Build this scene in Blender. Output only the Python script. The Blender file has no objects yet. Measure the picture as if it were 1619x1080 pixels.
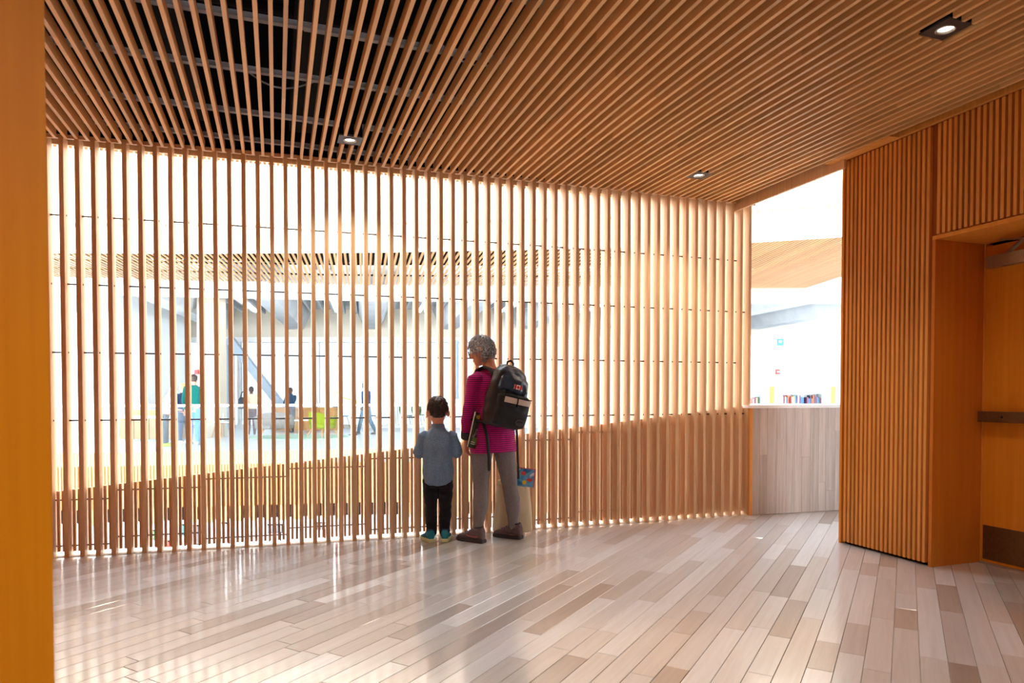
import bpy, bmesh, math, random
import numpy as np
from mathutils import Vector, Matrix
random.seed(7)
SC = bpy.context.scene
COL = SC.collection
R = math.radians
# ------------------------------------------------------------------ camera
FPX, HC, PITCH, CX, CY = 1070.0, 1.2, R(1.3), 809.5, 622 + 1070 * math.tan(R(1.3))
cam = bpy.data.cameras.new('camera')
cam.sensor_width = 36.0
cam.lens = FPX / 1619 * 36
cam.shift_y = (CY - 540) / 1619
cam.clip_start, cam.clip_end = 0.05, 300
cam.dof.use_dof, cam.dof.focus_distance, cam.dof.aperture_fstop = True, 5.5, 4.0
co = bpy.data.objects.new('camera', cam)
co.location = (0, 0, HC)
co.rotation_euler = (math.pi / 2 - PITCH, 0, 0)
COL.objects.link(co)
SC.camera = co
# ------------------------------------------------------------------ world, exposure
w = bpy.data.worlds.new('sky')
SC.world = w
w.use_nodes = True
bg = w.node_tree.nodes['Background']
bg.inputs[0].default_value = (0.80, 0.91, 1.0, 1)
bg.inputs[1].default_value = 9.0
SC.view_settings.view_transform = 'Standard'
SC.view_settings.look = 'None'
SC.view_settings.gamma = 1
SC.view_settings.use_curve_mapping = False
SC.view_settings.exposure = 0.55
SC.cycles.max_bounces = 10
SC.cycles.diffuse_bounces = 6
SC.cycles.transparent_max_bounces = 16
LAMP_W = 40.0            # every recessed downlight and the added wall fill
LAMP_C = (1.0, 0.85, 0.66)

# ------------------------------------------------------------------ helpers
def ray(x, y):
    u, v = (x - CX) / FPX, (CY - y) / FPX
    return Vector((u, math.cos(PITCH) + v * math.sin(PITCH), -math.sin(PITCH) + v * math.cos(PITCH)))
def atz(x, y, z=0.0):
    r = ray(x, y)
    return Vector((0, 0, HC)) + r * ((z - HC) / r.z)
def atY(x, y, Y):
    r = ray(x, y)
    return Vector((0, 0, HC)) + r * (Y / r.y)

class MB:
    def __init__(s): s.v, s.f = [], []
    def add(s, vs, fs):
        n = len(s.v)
        s.v += [tuple(v) for v in vs]
        s.f += [tuple(i + n for i in f) for f in fs]
        return s
    def box(s, x0, x1, y0, y1, z0, z1, M=None):
        vs = [Vector((x, y, z)) for z in (z0, z1) for y in (y0, y1) for x in (x0, x1)]
        if M is not None: vs = [M @ v for v in vs]
        return s.add(vs, [(0, 2, 3, 1), (4, 5, 7, 6), (0, 1, 5, 4), (2, 6, 7, 3), (0, 4, 6, 2), (1, 3, 7, 5)])
    def prism(s, poly, z0, z1):
        n = len(poly)
        vs = [(p[0], p[1], z0) for p in poly] + [(p[0], p[1], z1) for p in poly]
        return s.add(vs, [tuple(range(n))[::-1], tuple(range(n, 2 * n))] + [(i, (i + 1) % n, n + (i + 1) % n, n + i) for i in range(n)])
    def bar(s, a, b, w, h, up=(0, 0, 1)):
        a, b = Vector(a), Vector(b)
        d = (b - a).normalized()
        x = d.cross(Vector(up))
        if x.length < 1e-4: x = d.cross(Vector((1, 0, 0)))
        x.normalize(); z = x.cross(d)
        vs = [p + x * (sx * w / 2) + z * (sz * h / 2) for p in (a, b) for sx, sz in ((-1, -1), (1, -1), (1, 1), (-1, 1))]
        return s.add(vs, [(0, 1, 2, 3), (7, 6, 5, 4), (0, 4, 5, 1), (1, 5, 6, 2), (2, 6, 7, 3), (3, 7, 4, 0)])
    def rings(s, rs, cap=True):
        n = len(rs[0]); b = len(s.v)
        for r in rs: s.v += [tuple(p) for p in r]
        for k in range(len(rs) - 1):
            for i in range(n):
                j = (i + 1) % n
                s.f.append((b + k * n + i, b + k * n + j, b + (k + 1) * n + j, b + (k + 1) * n + i))
        if cap:
            s.f.append(tuple(b + i for i in range(n))[::-1])
            s.f.append(tuple(b + (len(rs) - 1) * n + i for i in range(n)))
        return s
    def loft(s, secs, n=20, e=2.0):
        """secs: (centre, xvec, yvec) with radius vectors; superellipse exponent e"""
        rs = []
        for c, vx, vy in secs:
            c, vx, vy = Vector(c), Vector(vx), Vector(vy)
            r = []
            for i in range(n):
                t = 2 * math.pi * i / n
                ct, st = math.cos(t), math.sin(t)
                r.append(c + vx * (math.copysign(abs(ct) ** (2 / e), ct)) + vy * (math.copysign(abs(st) ** (2 / e), st)))
            rs.append(r)
        return s.rings(rs)
    def tube(s, pts, rad, n=10, ref=None, flat=1.0, rounded=True):
        pts = [Vector(p) for p in pts]
        if not isinstance(rad, (list, tuple)): rad = [rad] * len(pts)
        rad = list(rad)
        if rounded:
            d0, d1 = (pts[0] - pts[1]).normalized(), (pts[-1] - pts[-2]).normalized()
            pts = [pts[0] + d0 * rad[0] * .7] + pts + [pts[-1] + d1 * rad[-1] * .7]
            rad = [rad[0] * .45] + rad + [rad[-1] * .45]
        secs = []; px = None
        for i, p in enumerate(pts):
            t = (pts[min(i + 1, len(pts) - 1)] - pts[max(i - 1, 0)]).normalized()
            if px is None:
                r0 = Vector(ref) if ref else (Vector((1, 0, 0)) if abs(t.x) < .9 else Vector((0, 1, 0)))
            else: r0 = px
            x = (r0 - t * r0.dot(t)).normalized(); y = t.cross(x); px = x
            secs.append((p, x * rad[i], y * rad[i] * flat))
        return s.loft(secs, n)
    def ball(s, c, rx, ry, rz, M=None, n=14, m=8):
        secs = []
        for k in range(m + 1):
            a = -math.pi / 2 + math.pi * (k + .02) / (m + .04)
            q = math.cos(a)
            C = Vector((0, 0, rz * math.sin(a))); X = Vector((rx * q, 0, 0)); Y = Vector((0, ry * q, 0))
            if M is not None: C, X, Y = M @ C, M @ X, M @ Y
            secs.append((Vector(c) + C, X, Y))
        return s.loft(secs, n)
    def build(s, name, mat, parent=None, smooth=False):
        me = bpy.data.meshes.new(name)
        me.from_pydata(s.v, [], s.f)
        me.materials.append(mat)
        if smooth: me.polygons.foreach_set('use_smooth', [True] * len(me.polygons))
        me.update()
        return link(name, me, parent)
    def organic(s, name, mat, parent=None, voxel=.005, it=4, bumps=None):
        """fuse the lofts into one continuous skin"""
        me = bpy.data.meshes.new('tmp'); me.from_pydata(s.v, [], s.f)
        if not TMP.collection.objects:
            o = bpy.data.objects.new('tmp', me); TMP.collection.objects.link(o)
            m = o.modifiers.new('r', 'REMESH'); m.mode = 'VOXEL'
            q = o.modifiers.new('s', 'SMOOTH'); q.factor = .5
        o = TMP.collection.objects[0]; o.data = me
        o.modifiers[0].voxel_size = voxel; o.modifiers[1].iterations = it
        with bpy.context.temp_override(scene=TMP, view_layer=TMP.view_layers[0]): dg = bpy.context.evaluated_depsgraph_get()
        me2 = bpy.data.meshes.new_from_object(o.evaluated_get(dg))
        SPENT.append(me)
        if bumps:
            from mathutils import noise
            amp, sc = bumps
            n = len(me2.vertices); cs = np.empty(n * 3); ns = np.empty(n * 3)
            me2.vertices.foreach_get('co', cs); me2.vertex_normals.foreach_get('vector', ns)
            cs = cs.reshape(-1, 3); ns = ns.reshape(-1, 3)
            h = np.array([noise.noise(Vector(q)) for q in cs * np.array(sc)])
            me2.vertices.foreach_set('co', (cs + ns * (amp * h)[:, None]).ravel()); me2.update()
        me2.name = name; me2.materials.clear(); me2.materials.append(mat)
        me2.polygons.foreach_set('use_smooth', [True] * len(me2.polygons))
        return link(name, me2, parent)

TMP = bpy.data.scenes.new('workbench'); SPENT = []
def link(name, me, parent=None):
    o = bpy.data.objects.new(name, me); COL.objects.link(o)
    if parent is not None: o.parent = parent
    return o
def tag(o, label=None, cat=None, group=None, kind=None):
    if label: o['label'] = label
    if cat: o['category'] = cat
    if group: o['group'] = group
    if kind: o['kind'] = kind
    return o
def thing(name, label, cat, loc=(0, 0, 0), rz=0.0, group=None):
    o = bpy.data.objects.new(name, None); COL.objects.link(o)
    o.empty_display_size = .1
    o.location = loc; o.rotation_euler = (0, 0, rz)
    return tag(o, label, cat, group)
def structure(name):
    o = bpy.data.objects.new(name, None); COL.objects.link(o)
    o['kind'] = 'structure'
    return o
def T(x, y, z=0, a=0.0): return Matrix.Translation((x, y, z)) @ Matrix.Rotation(a, 4, 'Z')

# ------------------------------------------------------------------ materials
def srgb(r, g, b):
    f = lambda c: (c / 255 / 12.92) if c / 255 <= .04045 else ((c / 255 + .055) / 1.055) ** 2.4
    return (f(r), f(g), f(b), 1)
class NT:
    def __init__(s, name):
        s.m = bpy.data.materials.new(name); s.m.use_nodes = True
        s.t = s.m.node_tree; s.b = s.t.nodes['Principled BSDF']
    def n(s, typ, **kw):
        x = s.t.nodes.new(typ)
        for k, v in kw.items():
            if k in x.inputs: x.inputs[k].default_value = v
            else: setattr(x, k, v)
        return x
    def l(s, a, b): s.t.links.new(a, b)
def ramp(nt, stops):
    r = nt.n('ShaderNodeValToRGB')
    e = r.color_ramp.elements
    while len(e) < len(stops): e.new(.5)
    for i, (p, c) in enumerate(stops): e[i].position = p; e[i].color = c
    return r
def wood(name, c1, c2, scale=(30, 30, 1.5), rough=.45, var=.25, coord='Object', joint=None, spec=.4):
    """streaked timber: noise drawn out along one axis, tone shifted per object"""
    nt = NT(name)
    tc = nt.n('ShaderNodeTexCoord'); oi = nt.n('ShaderNodeObjectInfo')
    geo = nt.n('ShaderNodeNewGeometry')
    mp = nt.n('ShaderNodeMapping'); mp.inputs['Scale'].default_value = scale
    if coord == 'World': nt.l(geo.outputs['Position'], mp.inputs['Vector'])
    else: nt.l(tc.outputs['Object'], mp.inputs['Vector'])
    ml = nt.n('ShaderNodeMath', operation='MULTIPLY'); ml.inputs[1].default_value = 37
    nt.l(oi.outputs['Random'], ml.inputs[0])
    cb = nt.n('ShaderNodeCombineXYZ')
    for k in range(3): nt.l(ml.outputs[0], cb.inputs[k])
    nt.l(cb.outputs[0], mp.inputs['Location'])
    nz = nt.n('ShaderNodeTexNoise', Scale=1.0, Detail=5.0, Roughness=.6)
    nt.l(mp.outputs[0], nz.inputs['Vector'])
    rp = ramp(nt, [(.3, srgb(*c1)), (.7, srgb(*c2))])
    nt.l(nz.outputs['Fac'], rp.inputs[0])
    hs = nt.n('ShaderNodeHueSaturation')
    mr = nt.n('ShaderNodeMapRange'); mr.inputs['To Min'].default_value = 1 - var; mr.inputs['To Max'].default_value = 1 + var * .6
    nt.l(oi.outputs['Random'], mr.inputs['Value']); nt.l(mr.outputs[0], hs.inputs['Value'])
    nt.l(rp.outputs[0], hs.inputs['Color']); nt.l(hs.outputs[0], nt.b.inputs['Base Color'])
    nt.b.inputs['Roughness'].default_value = rough
    nt.b.inputs['Specular IOR Level'].default_value = spec
    bp = nt.n('ShaderNodeBump', Strength=.08, Distance=.002)
    nt.l(nz.outputs['Fac'], bp.inputs['Height']); nt.l(bp.outputs[0], nt.b.inputs['Normal'])
    return nt.m
def plain(name, c, rough=.6, metal=0.0, noise=0.0, nscale=8.0, bump=0.0, spec=.5, sheen=0.0):
    nt = NT(name)
    nt.b.inputs['Roughness'].default_value = rough
    nt.b.inputs['Metallic'].default_value = metal
    nt.b.inputs['Specular IOR Level'].default_value = spec
    nt.b.inputs['Sheen Weight'].default_value = sheen
    tc = nt.n('ShaderNodeTexCoord')
    nz = nt.n('ShaderNodeTexNoise', Scale=nscale, Detail=4.0, Roughness=.6)
    nt.l(tc.outputs['Object'], nz.inputs['Vector'])
    a = srgb(*c)
    lo = tuple(max(0, k * (1 - noise)) for k in a[:3]) + (1,); hi = tuple(min(1, k * (1 + noise)) for k in a[:3]) + (1,)
    rp = ramp(nt, [(.3, lo), (.7, hi)])
    nt.l(nz.outputs['Fac'], rp.inputs[0]); nt.l(rp.outputs[0], nt.b.inputs['Base Color'])
    if bump:
        bp = nt.n('ShaderNodeBump', Strength=bump, Distance=.01)
        nt.l(nz.outputs['Fac'], bp.inputs['Height']); nt.l(bp.outputs[0], nt.b.inputs['Normal'])
    return nt.m
def glow(name, c, strength):
    nt = NT(name)
    nt.b.inputs['Emission Color'].default_value = srgb(*c); nt.b.inputs['Emission Strength'].default_value = strength
    nt.b.inputs['Base Color'].default_value = (.8, .8, .8, 1)
    return nt.m
def glass_mat(name, tint=(.93, .97, .97), refl=.08):
    nt = NT(name)
    tr = nt.n('ShaderNodeBsdfTransparent'); tr.inputs[0].default_value = tint + (1,)
    gl = nt.n('ShaderNodeBsdfGlossy', Roughness=.02)
    fr = nt.n('ShaderNodeFresnel', IOR=1.25)
    mx = nt.n('ShaderNodeMixShader')
    nt.l(fr.outputs[0], mx.inputs[0]); nt.l(tr.outputs[0], mx.inputs[1]); nt.l(gl.outputs[0], mx.inputs[2])
    nt.l(mx.outputs[0], nt.t.nodes['Material Output'].inputs['Surface'])
    return nt.m

M = {}
M['fin'] = wood('fir_fin', (214, 170, 126), (232, 195, 153), (40, 40, 1.2), .5, .12)
M['ceil'] = wood('fir_ceiling_slat', (220, 164, 102), (240, 194, 134), (40, 1.5, 40), .5, .2)
M['wallwood'] = wood('fir_wall_strip', (216, 142, 62), (234, 168, 90), (45, 45, 1.4), .45, .14)
M['wallback'] = wood('fir_wall_backing', (150, 78, 26), (172, 96, 38), (30, 30, 1.2), .6, 0)
M['board'] = wood('fir_board', (220, 140, 46), (232, 156, 64), (22, 22, .8), .42, .05)
M['shaded_board'] = wood('fir_board_shaded', (196, 108, 24), (208, 124, 38), (22, 22, .8), .45, 0)  # board wood darkened to carry the shade inside the door recess
M['pillar'] = wood('amber_veneer', (226, 136, 0), (236, 152, 8), (26, 26, .7), .42, 0, spec=.3)
M['door'] = wood('door_veneer', (216, 130, 24), (230, 150, 40), (18, 18, .7), .4, 0)
M['black'] = plain('plenum_black', (6, 6, 6), .9, spec=.1)
M['duct'] = plain('plenum_duct', (26, 23, 24), .8, spec=.2)
M['rail'] = plain('grey_ceiling_rail', (150, 148, 148), .6, noise=.2)
M['steel'] = plain('dark_steel_rod', (20, 22, 25), .45, .2)
M['white'] = plain('white_paint', (238, 238, 236), .6)
M['kerb'] = plain('pale_stone_kerb', (226, 222, 216), .55, noise=.06)
M['brushed'] = plain('brushed_aluminium', (176, 170, 158), .35, .85, .1, 60)
M['bronze'] = plain('bronze_plate', (120, 96, 66), .4, .8, .1, 40)
M['concrete'] = plain('pale_concrete', (178, 180, 182), .8, noise=.12, nscale=1.5, bump=.1)
M['beige'] = plain('beige_plaster', (196, 184, 166), .85, noise=.08, nscale=.8)
M['farfloor'] = plain('pale_polished_floor', (190, 190, 190), .35, noise=.04, nscale=.6)
M['farwood'] = wood('far_wood_slat', (190, 130, 72), (206, 150, 88), (14, 14, .8), .55, .08, coord='World')
M['farpale'] = wood('far_pale_slat', (232, 204, 170), (244, 224, 198), (12, 12, .5), .55, .08, coord='World')
M['soffit'] = wood('soffit_slat', (176, 122, 74), (196, 144, 94), (14, 1.0, 14), .55, .15)
M['glass'] = glass_mat('dimming_glass', (.34, .36, .38))  # tint added to cut the daylight entering through the far windows
M['trim'] = plain('light_trim', (222, 220, 216), .5)
M['lens'] = glow('downlight_lens', (255, 246, 232), 14)
M['tubelight'] = glow('linear_light', (255, 255, 255), 9)

def floor_material():
    nt = NT('oiled_floor_plank')
    tc = nt.n('ShaderNodeTexCoord'); oi = nt.n('ShaderNodeObjectInfo')
    cr = ramp(nt, [(0, srgb(152, 142, 136)), (.12, srgb(182, 178, 176)), (.42, srgb(204, 207, 212)), (.62, srgb(198, 195, 194)), (.8, srgb(213, 218, 224)), (1, srgb(222, 228, 235))])
    nt.l(oi.outputs['Random'], cr.inputs[0])
    mp = nt.n('ShaderNodeMapping'); mp.inputs['Scale'].default_value = (1.6, 34, 1)
    at = nt.n('ShaderNodeAttribute'); at.attribute_name = 'pl'
    nt.l(at.outputs['Vector'], mp.inputs['Vector'])
    ml = nt.n('ShaderNodeMath', operation='MULTIPLY'); ml.inputs[1].default_value = 53
    nt.l(oi.outputs['Random'], ml.inputs[0]); cb = nt.n('ShaderNodeCombineXYZ')
    for k in range(3): nt.l(ml.outputs[0], cb.inputs[k])
    nt.l(cb.outputs[0], mp.inputs['Location'])
    nz = nt.n('ShaderNodeTexNoise', Scale=1.0, Detail=6.0, Roughness=.65, Distortion=.6)
    nt.l(mp.outputs[0], nz.inputs['Vector'])
    gr = ramp(nt, [(.25, (.80, .77, .74, 1)), (.6, (1.0, 1.0, 1.0, 1))])
    nt.l(nz.outputs['Fac'], gr.inputs[0])
    mx = nt.n('ShaderNodeMixRGB', blend_type='MULTIPLY'); mx.inputs[0].default_value = .8
    nt.l(cr.outputs[0], mx.inputs[1]); nt.l(gr.outputs[0], mx.inputs[2])
    nt.l(mx.outputs[0], nt.b.inputs['Base Color'])
    nt.b.inputs['Roughness'].default_value = .28
    nt.b.inputs['Specular IOR Level'].default_value = .6
    nt.b.inputs['Coat Weight'].default_value = 1.0; nt.b.inputs['Coat Roughness'].default_value = .12; nt.b.inputs['Coat IOR'].default_value = 1.6
    bp = nt.n('ShaderNodeBump', Strength=.06, Distance=.002)
    nt.l(nz.outputs['Fac'], bp.inputs['Height']); nt.l(bp.outputs[0], nt.b.inputs['Normal'])
    return nt.m
M['plank'] = floor_material()

# ------------------------------------------------------------------ plan: p across the slats, q along them
SA = R(-19.2)
QV = Vector((math.sin(SA), math.cos(SA), 0)); PV = Vector((math.cos(SA), -math.sin(SA), 0))
def PQ(p, q, z=0.0): return PV * p + QV * q + Vector((0, 0, z))
ZC = 3.04                                   # underside of the ceiling slats
C2, C1, C0 = 0.0090364, 0.31898183, 5.85945023 + .0
def scr(X): return C2 * X * X + C1 * X + C0      # front line of the fins
xs = np.linspace(-5.5, 6, 6000); ys = C2 * xs ** 2 + C1 * xs + C0
ss = np.r_[0, np.cumsum(np.hypot(np.diff(xs), np.diff(ys)))]
S0 = float(np.interp(-3.253, xs, ss))
def along(s):                                # point on the screen line, s metres from the first fin in view
    X = float(np.interp(S0 + s, ss, xs)); return Vector((X, scr(X), 0))
def screen_line(a, b, n=24, off=0.0):
    out = []
    for i in range(n + 1):
        p = along(a + (b - a) * i / n); out.append(p + QV * off)
    return out
PITCH_F = 5.849 / 57
NF = 58

# ------------------------------------------------------------------ floor
floor = structure('floor')
kA = R(30.2); U = Vector((math.sin(kA), math.cos(kA), 0)); V = Vector((math.cos(kA), -math.sin(kA), 0))
par0, par1 = Vector((2.348, 6.629, 0)), Vector((3.384, 6.917, 0)); pd = (par1 - par0).normalized(); pn = Vector((-pd.y, pd.x, 0))
def umax(v):
    # where the row leaves the floor: at the fins, or under the parapet
    lo, hi = -8.0, 16.0
    for _ in range(50):
        m = (lo + hi) / 2; P = U * m + V * v
        lim = scr(P.x) if P.x < 2.30 else par0.y + (P.x - par0.x) * pd.y / pd.x + .02
        if P.y < lim: lo = m
        else: hi = m
    return lo
ROW = .108; G = .0011
planks = []
v = -7.6; row = 0
while v < 6.2:
    u1a, u1b = umax(v + G), umax(v + ROW - G)
    top = max(u1a, u1b)
    rnd = random.Random(row * 13 + 5)
    u = -5.0 - rnd.random()
    while u < top:
        L = rnd.choice((.35, .5, .62, .8, .95, 1.15, 1.4, 1.7)) * rnd.uniform(.9, 1.1)
        e = u + L - 2 * G
        ea, eb = min(e, u1a), min(e, u1b)
        if top - (u + L) < .15: ea, eb = u1a, u1b; L = 99
        if max(ea, eb) - u > .02:
            planks.append([(u, v + G), (max(ea, u + .001), v + G), (max(eb, u + .001), v + ROW - G), (u, v + ROW - G)])
        u += L
    v += ROW; row += 1
def px_area(q):
    c = U * (sum(a for a, b in q) / 4) + V * (sum(b for a, b in q) / 4)
    if c.y < .6: return 0
    x = CX + FPX * c.x / c.y; y = 622 + FPX * HC / c.y
    if x < 30 or x > 1680 or y > 1140: return 0
    return abs(q[1][0] - q[0][0]) * ROW / c.y ** 3
planks.sort(key=px_area, reverse=True)
def plank_mesh(name, quads):
    vs, fs, uv = [], [], []
    for q in quads:
        n = len(vs); ch = .0012
        cu = sum(a for a, b in q) / 4; cv = sum(b for a, b in q) / 4
        for z, sh in ((-.012, 0), (-.001, 0), (0, 1)):
            for a, b in q:
                a2, b2 = a + (cu - a) / max(abs(cu - a), 1e-6) * ch * sh, b + (cv - b) / max(abs(cv - b), 1e-6) * ch * sh
                P = U * a2 + V * b2; vs.append((P.x, P.y, z)); uv.append((a2, b2, 0))
        for k in (0, 4):
            for i in range(4):
                j = (i + 1) % 4; fs.append((n + k + i, n + k + 4 + i, n + k + 4 + j, n + k + j))
        fs.append((n + 11, n + 10, n + 9, n + 8))
    me = bpy.data.meshes.new(name); me.from_pydata(vs, [], fs)
    at = me.attributes.new('pl', 'FLOAT_VECTOR', 'POINT'); at.data.foreach_set('vector', [c for p in uv for c in p])
    me.materials.append(M['plank']); me.update()
    return link(name, me, floor)
for q in planks[:300]: plank_mesh('plank', [q])
tag(plank_mesh('planks_beyond', planks[300:]), kind='stuff')
slab = [PQ(-6.5, -4), PQ(7, -4)] + [Vector((6.5, par0.y + (6.5 - par0.x) * pd.y / pd.x + .3, 0)), par0 + pn * .25] + screen_line(-2.6, 5.9, 20, .16)[::-1]
MB().prism(slab, -.30, -.0125).build('floor_slab', M['kerb'], floor)

# ------------------------------------------------------------------ ceiling: slats, rails, plenum, roof
ceiling = structure('ceiling')
box1 = MB().box(-.5, .5, -.5, .5, -.5, .5)
def unit(name, mat):
    me = bpy.data.meshes.new(name); me.from_pydata(box1.v, [], box1.f); me.materials.append(mat); me.update(); return me
slat_me = unit('slat', M['ceil'])
LIGHTS = [(.52, 5.09), (3.39, 4.93), (3.218, 2.557)]
BACKL = [(-.85, .3), (.52, 2.56), (3.2, .1), (.52, .1), (3.2, -2.0), (.52, -2.0)]  # out of view; the first is off-grid, added to brighten the left wall
SP, SW, SH = .0704, .021, .068
def seg(p, q0, q1):
    o = link('slat', slat_me, ceiling)
    o.location = PQ(p, (q0 + q1) / 2, ZC + SH / 2); o.rotation_euler = (0, 0, -SA); o.scale = (SW, q1 - q0 - .0015, SH)
    return o
def screen_q(p):                       # q of the fin front line at this p
    lo, hi = 0, 9
    for _ in range(40):
        m = (lo + hi) / 2; P = PQ(p, m)
        if P.y < scr(P.x): lo = m
        else: hi = m
    return lo
nsl = 0
for k in range(-10, 82):
    p = -1.4913 + SP * k
    if p > 4.20: break
    rnd = random.Random(k)
    qe = screen_q(p) + .004
    cuts = [(lq - .085, lq + .085) for lp, lq in LIGHTS + BACKL if abs(p - lp) < .088]
    joint = rnd.uniform(2.3, 4.6)
    edges = sorted([(-3.0, joint), (joint, qe)])
    out = []
    for a, b in edges:
        cur = a
        for c0, c1 in sorted(cuts):
            if a < c0 < b or a < c1 < b:
                if c0 > cur: out.append((cur, min(c0, b)))
                cur = max(cur, min(c1, b))
        if cur < b: out.append((cur, b))
    for a, b in out:
        if b - a > .03: seg(p, a, b); nsl += 1
# carrier rails above the slats
for q in (5.55, 5.02, 4.36, 3.755, 3.14, 2.53, 1.9, 1.2, .5):
    a = -2.3; jn = random.uniform(.2, 1.2)
    m = MB().bar(PQ(-2.3, q, ZC + SH + .02), PQ(jn, q, ZC + SH + .02), .035, .03).bar(PQ(jn - .12, q + .012, ZC + SH + .021), PQ(4.2, q + .012, ZC + SH + .021), .035, .03)
    m.build('rail', M['rail'], ceiling)
# plenum pipes, ducts and hangers
for (p0, q0, p1, q1, z, r) in ((-2.3, 2.9, 4.0, 3.0, 3.32, .05), (-2.3, 4.0, 2.2, 4.15, 3.36, .03), (-2.3, 3.45, 4.0, 3.6, 3.40, .02)):
    MB().tube([PQ(p0, q0, z), PQ(p1, q1, z)], r, 12).build('pipe', M['duct'], ceiling, True)
for p in (-.55, .2):
    MB().box(-.09, .09, -1.6, 1.8, 3.28, 3.42, Matrix.Translation(PQ(p, 3.9)) @ Matrix.Rotation(-SA, 4, 'Z')).build('duct', M['duct'], ceiling)
for p, q in ((-1.6, 4.1), (-.2, 4.6), (-.9, 3.4), (.9, 3.9)):
    pts = [PQ(p + .55 * t, q + .05 * math.sin(t * 5), 3.25 - .09 * math.sin(math.pi * t)) for t in np.linspace(0, 1, 9)]
    MB().tube(pts, .006, 6).build('cable', M['rail'], ceiling, True)
roofpoly = [PQ(-2.9, -3.2), PQ(8.0, -3.2), Vector((8.0, par0.y + (8.0 - par0.x) * pd.y / pd.x + .1, 0)), par0 + pn * .1] + screen_line(-1.6, 5.88, 20, .13)[::-1]
MB().prism(roofpoly, 3.62, 3.9).build('roof', M['black'], ceiling)
nu = structure('wall_upper_near')
MB().prism(screen_line(-6.5, 5.88, 24, .0) + screen_line(-6.5, 5.88, 24, .13)[::-1], 3.905, 6.0).build('upper_wall', M['farpale'], nu)
wc = structure('wall_sky_block')  # unseen wall added to keep sky light from the side off the parapet
MB().bar(PQ(6.9, -3.2, 1.78), PQ(6.9, 4.9, 1.78), .2, 3.62).build('side_wall', M['trim'], wc)
# black lining above the slats, along the outer edges
MB().bar(PQ(4.255, -3.2, 3.37), PQ(4.255, screen_q(4.25) + .1, 3.37), .02, .5).build('plenum_lining', M['black'], ceiling)
MB().bar(PQ(-2.32, -3.2, 3.33), PQ(-2.32, 5.6, 3.33), .02, .58).build('plenum_lining', M['black'], ceiling)
# edge board along the open side of the ceiling
qe = screen_q(4.23)
MB().bar(PQ(4.235, 4.2, 3.045), PQ(4.235, qe + .1, 3.045), .022, .15).build('fascia_board', M['fin'], ceiling)
MB().bar(PQ(4.247, -3.0, 3.062), PQ(4.247, 3.72, 3.062), .03, .05).build('edge_trim', M['wallwood'], ceiling)
MB().bar(PQ(4.208, 3.72, 3.062), PQ(4.208, 4.34, 3.062), .108, .05).build('edge_trim', M['wallwood'], ceiling)

# downlights, and the unseen fill lamp built like one
def downlight(p, q, label):
    if label:
        t = thing('downlight', label, 'ceiling light', PQ(p, q, ZC), -SA, 'recessed downlights in the slatted ceiling')
    else:
        t = bpy.data.objects.new('downlight', None); COL.objects.link(t); t.parent = ceiling; t.location = PQ(p, q, ZC); t.rotation_euler = (0, 0, -SA)
    m = MB(); h = .083; r0 = .047; N = 24
    ring = [Vector((r0 * math.cos(2 * math.pi * i / N), r0 * math.sin(2 * math.pi * i / N), .004)) for i in range(N)]
    sq = []
    for i in range(N):
        c, s_ = math.cos(2 * math.pi * i / N), math.sin(2 * math.pi * i / N); k = h / max(abs(c), abs(s_)); sq.append(Vector((c * k, s_ * k, .004)))
    m.rings([[v + Vector((0, 0, .006)) for v in ring], ring, sq, [v + Vector((0, 0, .006)) for v in sq]], cap=False)
    m.build('plate', M['plate'], t)
    m = MB()
    m.rings([[v.normalized() * r + Vector((0, 0, z)) for v in [Vector((x.x, x.y, 0)) for x in ring]] for r, z in ((.047, .006), (.047, 0), (.040, -.001), (.036, .014))], cap=False)
    m.build('trim_ring', M['brushed'], t, True)
    MB().loft([((0, 0, .012), (.037, 0, 0), (0, .037, 0)), ((0, 0, .016), (.037, 0, 0), (0, .037, 0))], 24).build('lens', M['lens'], t)
    MB().box(-.08, .08, -.08, .08, .018, .16).build('housing', M['black'], t)
    if label:
        for sx in (-1, 1): MB().box(sx * .1 - .012, sx * .1 + .012, -.1, .1, .066, .078).build('mounting_bracket', M['rail'], t)
    L = bpy.data.lights.new('lamp', 'SPOT'); L.energy = LAMP_W; L.color = LAMP_C; L.spot_size = R(110); L.spot_blend = .7; L.shadow_soft_size = .035
    lo = bpy.data.objects.new('lamp', L); COL.objects.link(lo); lo.parent = t; lo.location = (0, 0, -.012)
M['plate'] = plain('anodised_plate', (70, 66, 66), .45, .4)
downlight(*LIGHTS[0], 'square recessed downlight between open slats above the child')
downlight(*LIGHTS[1], 'square recessed downlight in ceiling near the right end of the fin screen')
downlight(*LIGHTS[2], 'square dark-plated downlight in ceiling in front of the door wall')
for b in BACKL: downlight(*b, None)

# ------------------------------------------------------------------ slatted fin screen
screen = thing('slatted_screen', 'floor-to-ceiling screen of vertical timber fins with low balusters, behind the two visitors', 'screen', (0, 0, 0))
FW, FD = .030, .125
fin_me = bpy.data.meshes.new('fin'); _b = MB().box(-FW / 2, FW / 2, 0, FD, 0, ZC + .02); fin_me.from_pydata(_b.v, [], _b.f); fin_me.materials.append(M['fin'])
bal_me = unit('baluster', M['fin'])
def fin_top(s): return .486 + .1007 * s
for i in range(-12, NF):
    s = i * PITCH_F
    P = along(s)
    o = link('fin', fin_me, screen); o.location = (P.x, P.y, .002); o.rotation_euler = (0, 0, -SA + R(random.uniform(-.4, .4)))
    if i < NF - 1 and i >= -6:
        for k in (1, 2):
            s2 = s + PITCH_F * k / 3
            B = along(s2) + QV * .085
            ht = fin_top(s2) - .03
            b = link('baluster', bal_me, screen); b.location = (B.x, B.y, .03 + ht / 2); b.scale = (.019, .034, ht); b.rotation_euler = (0, 0, -SA)
rod_me = bpy.data.meshes.new('rod')
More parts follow.
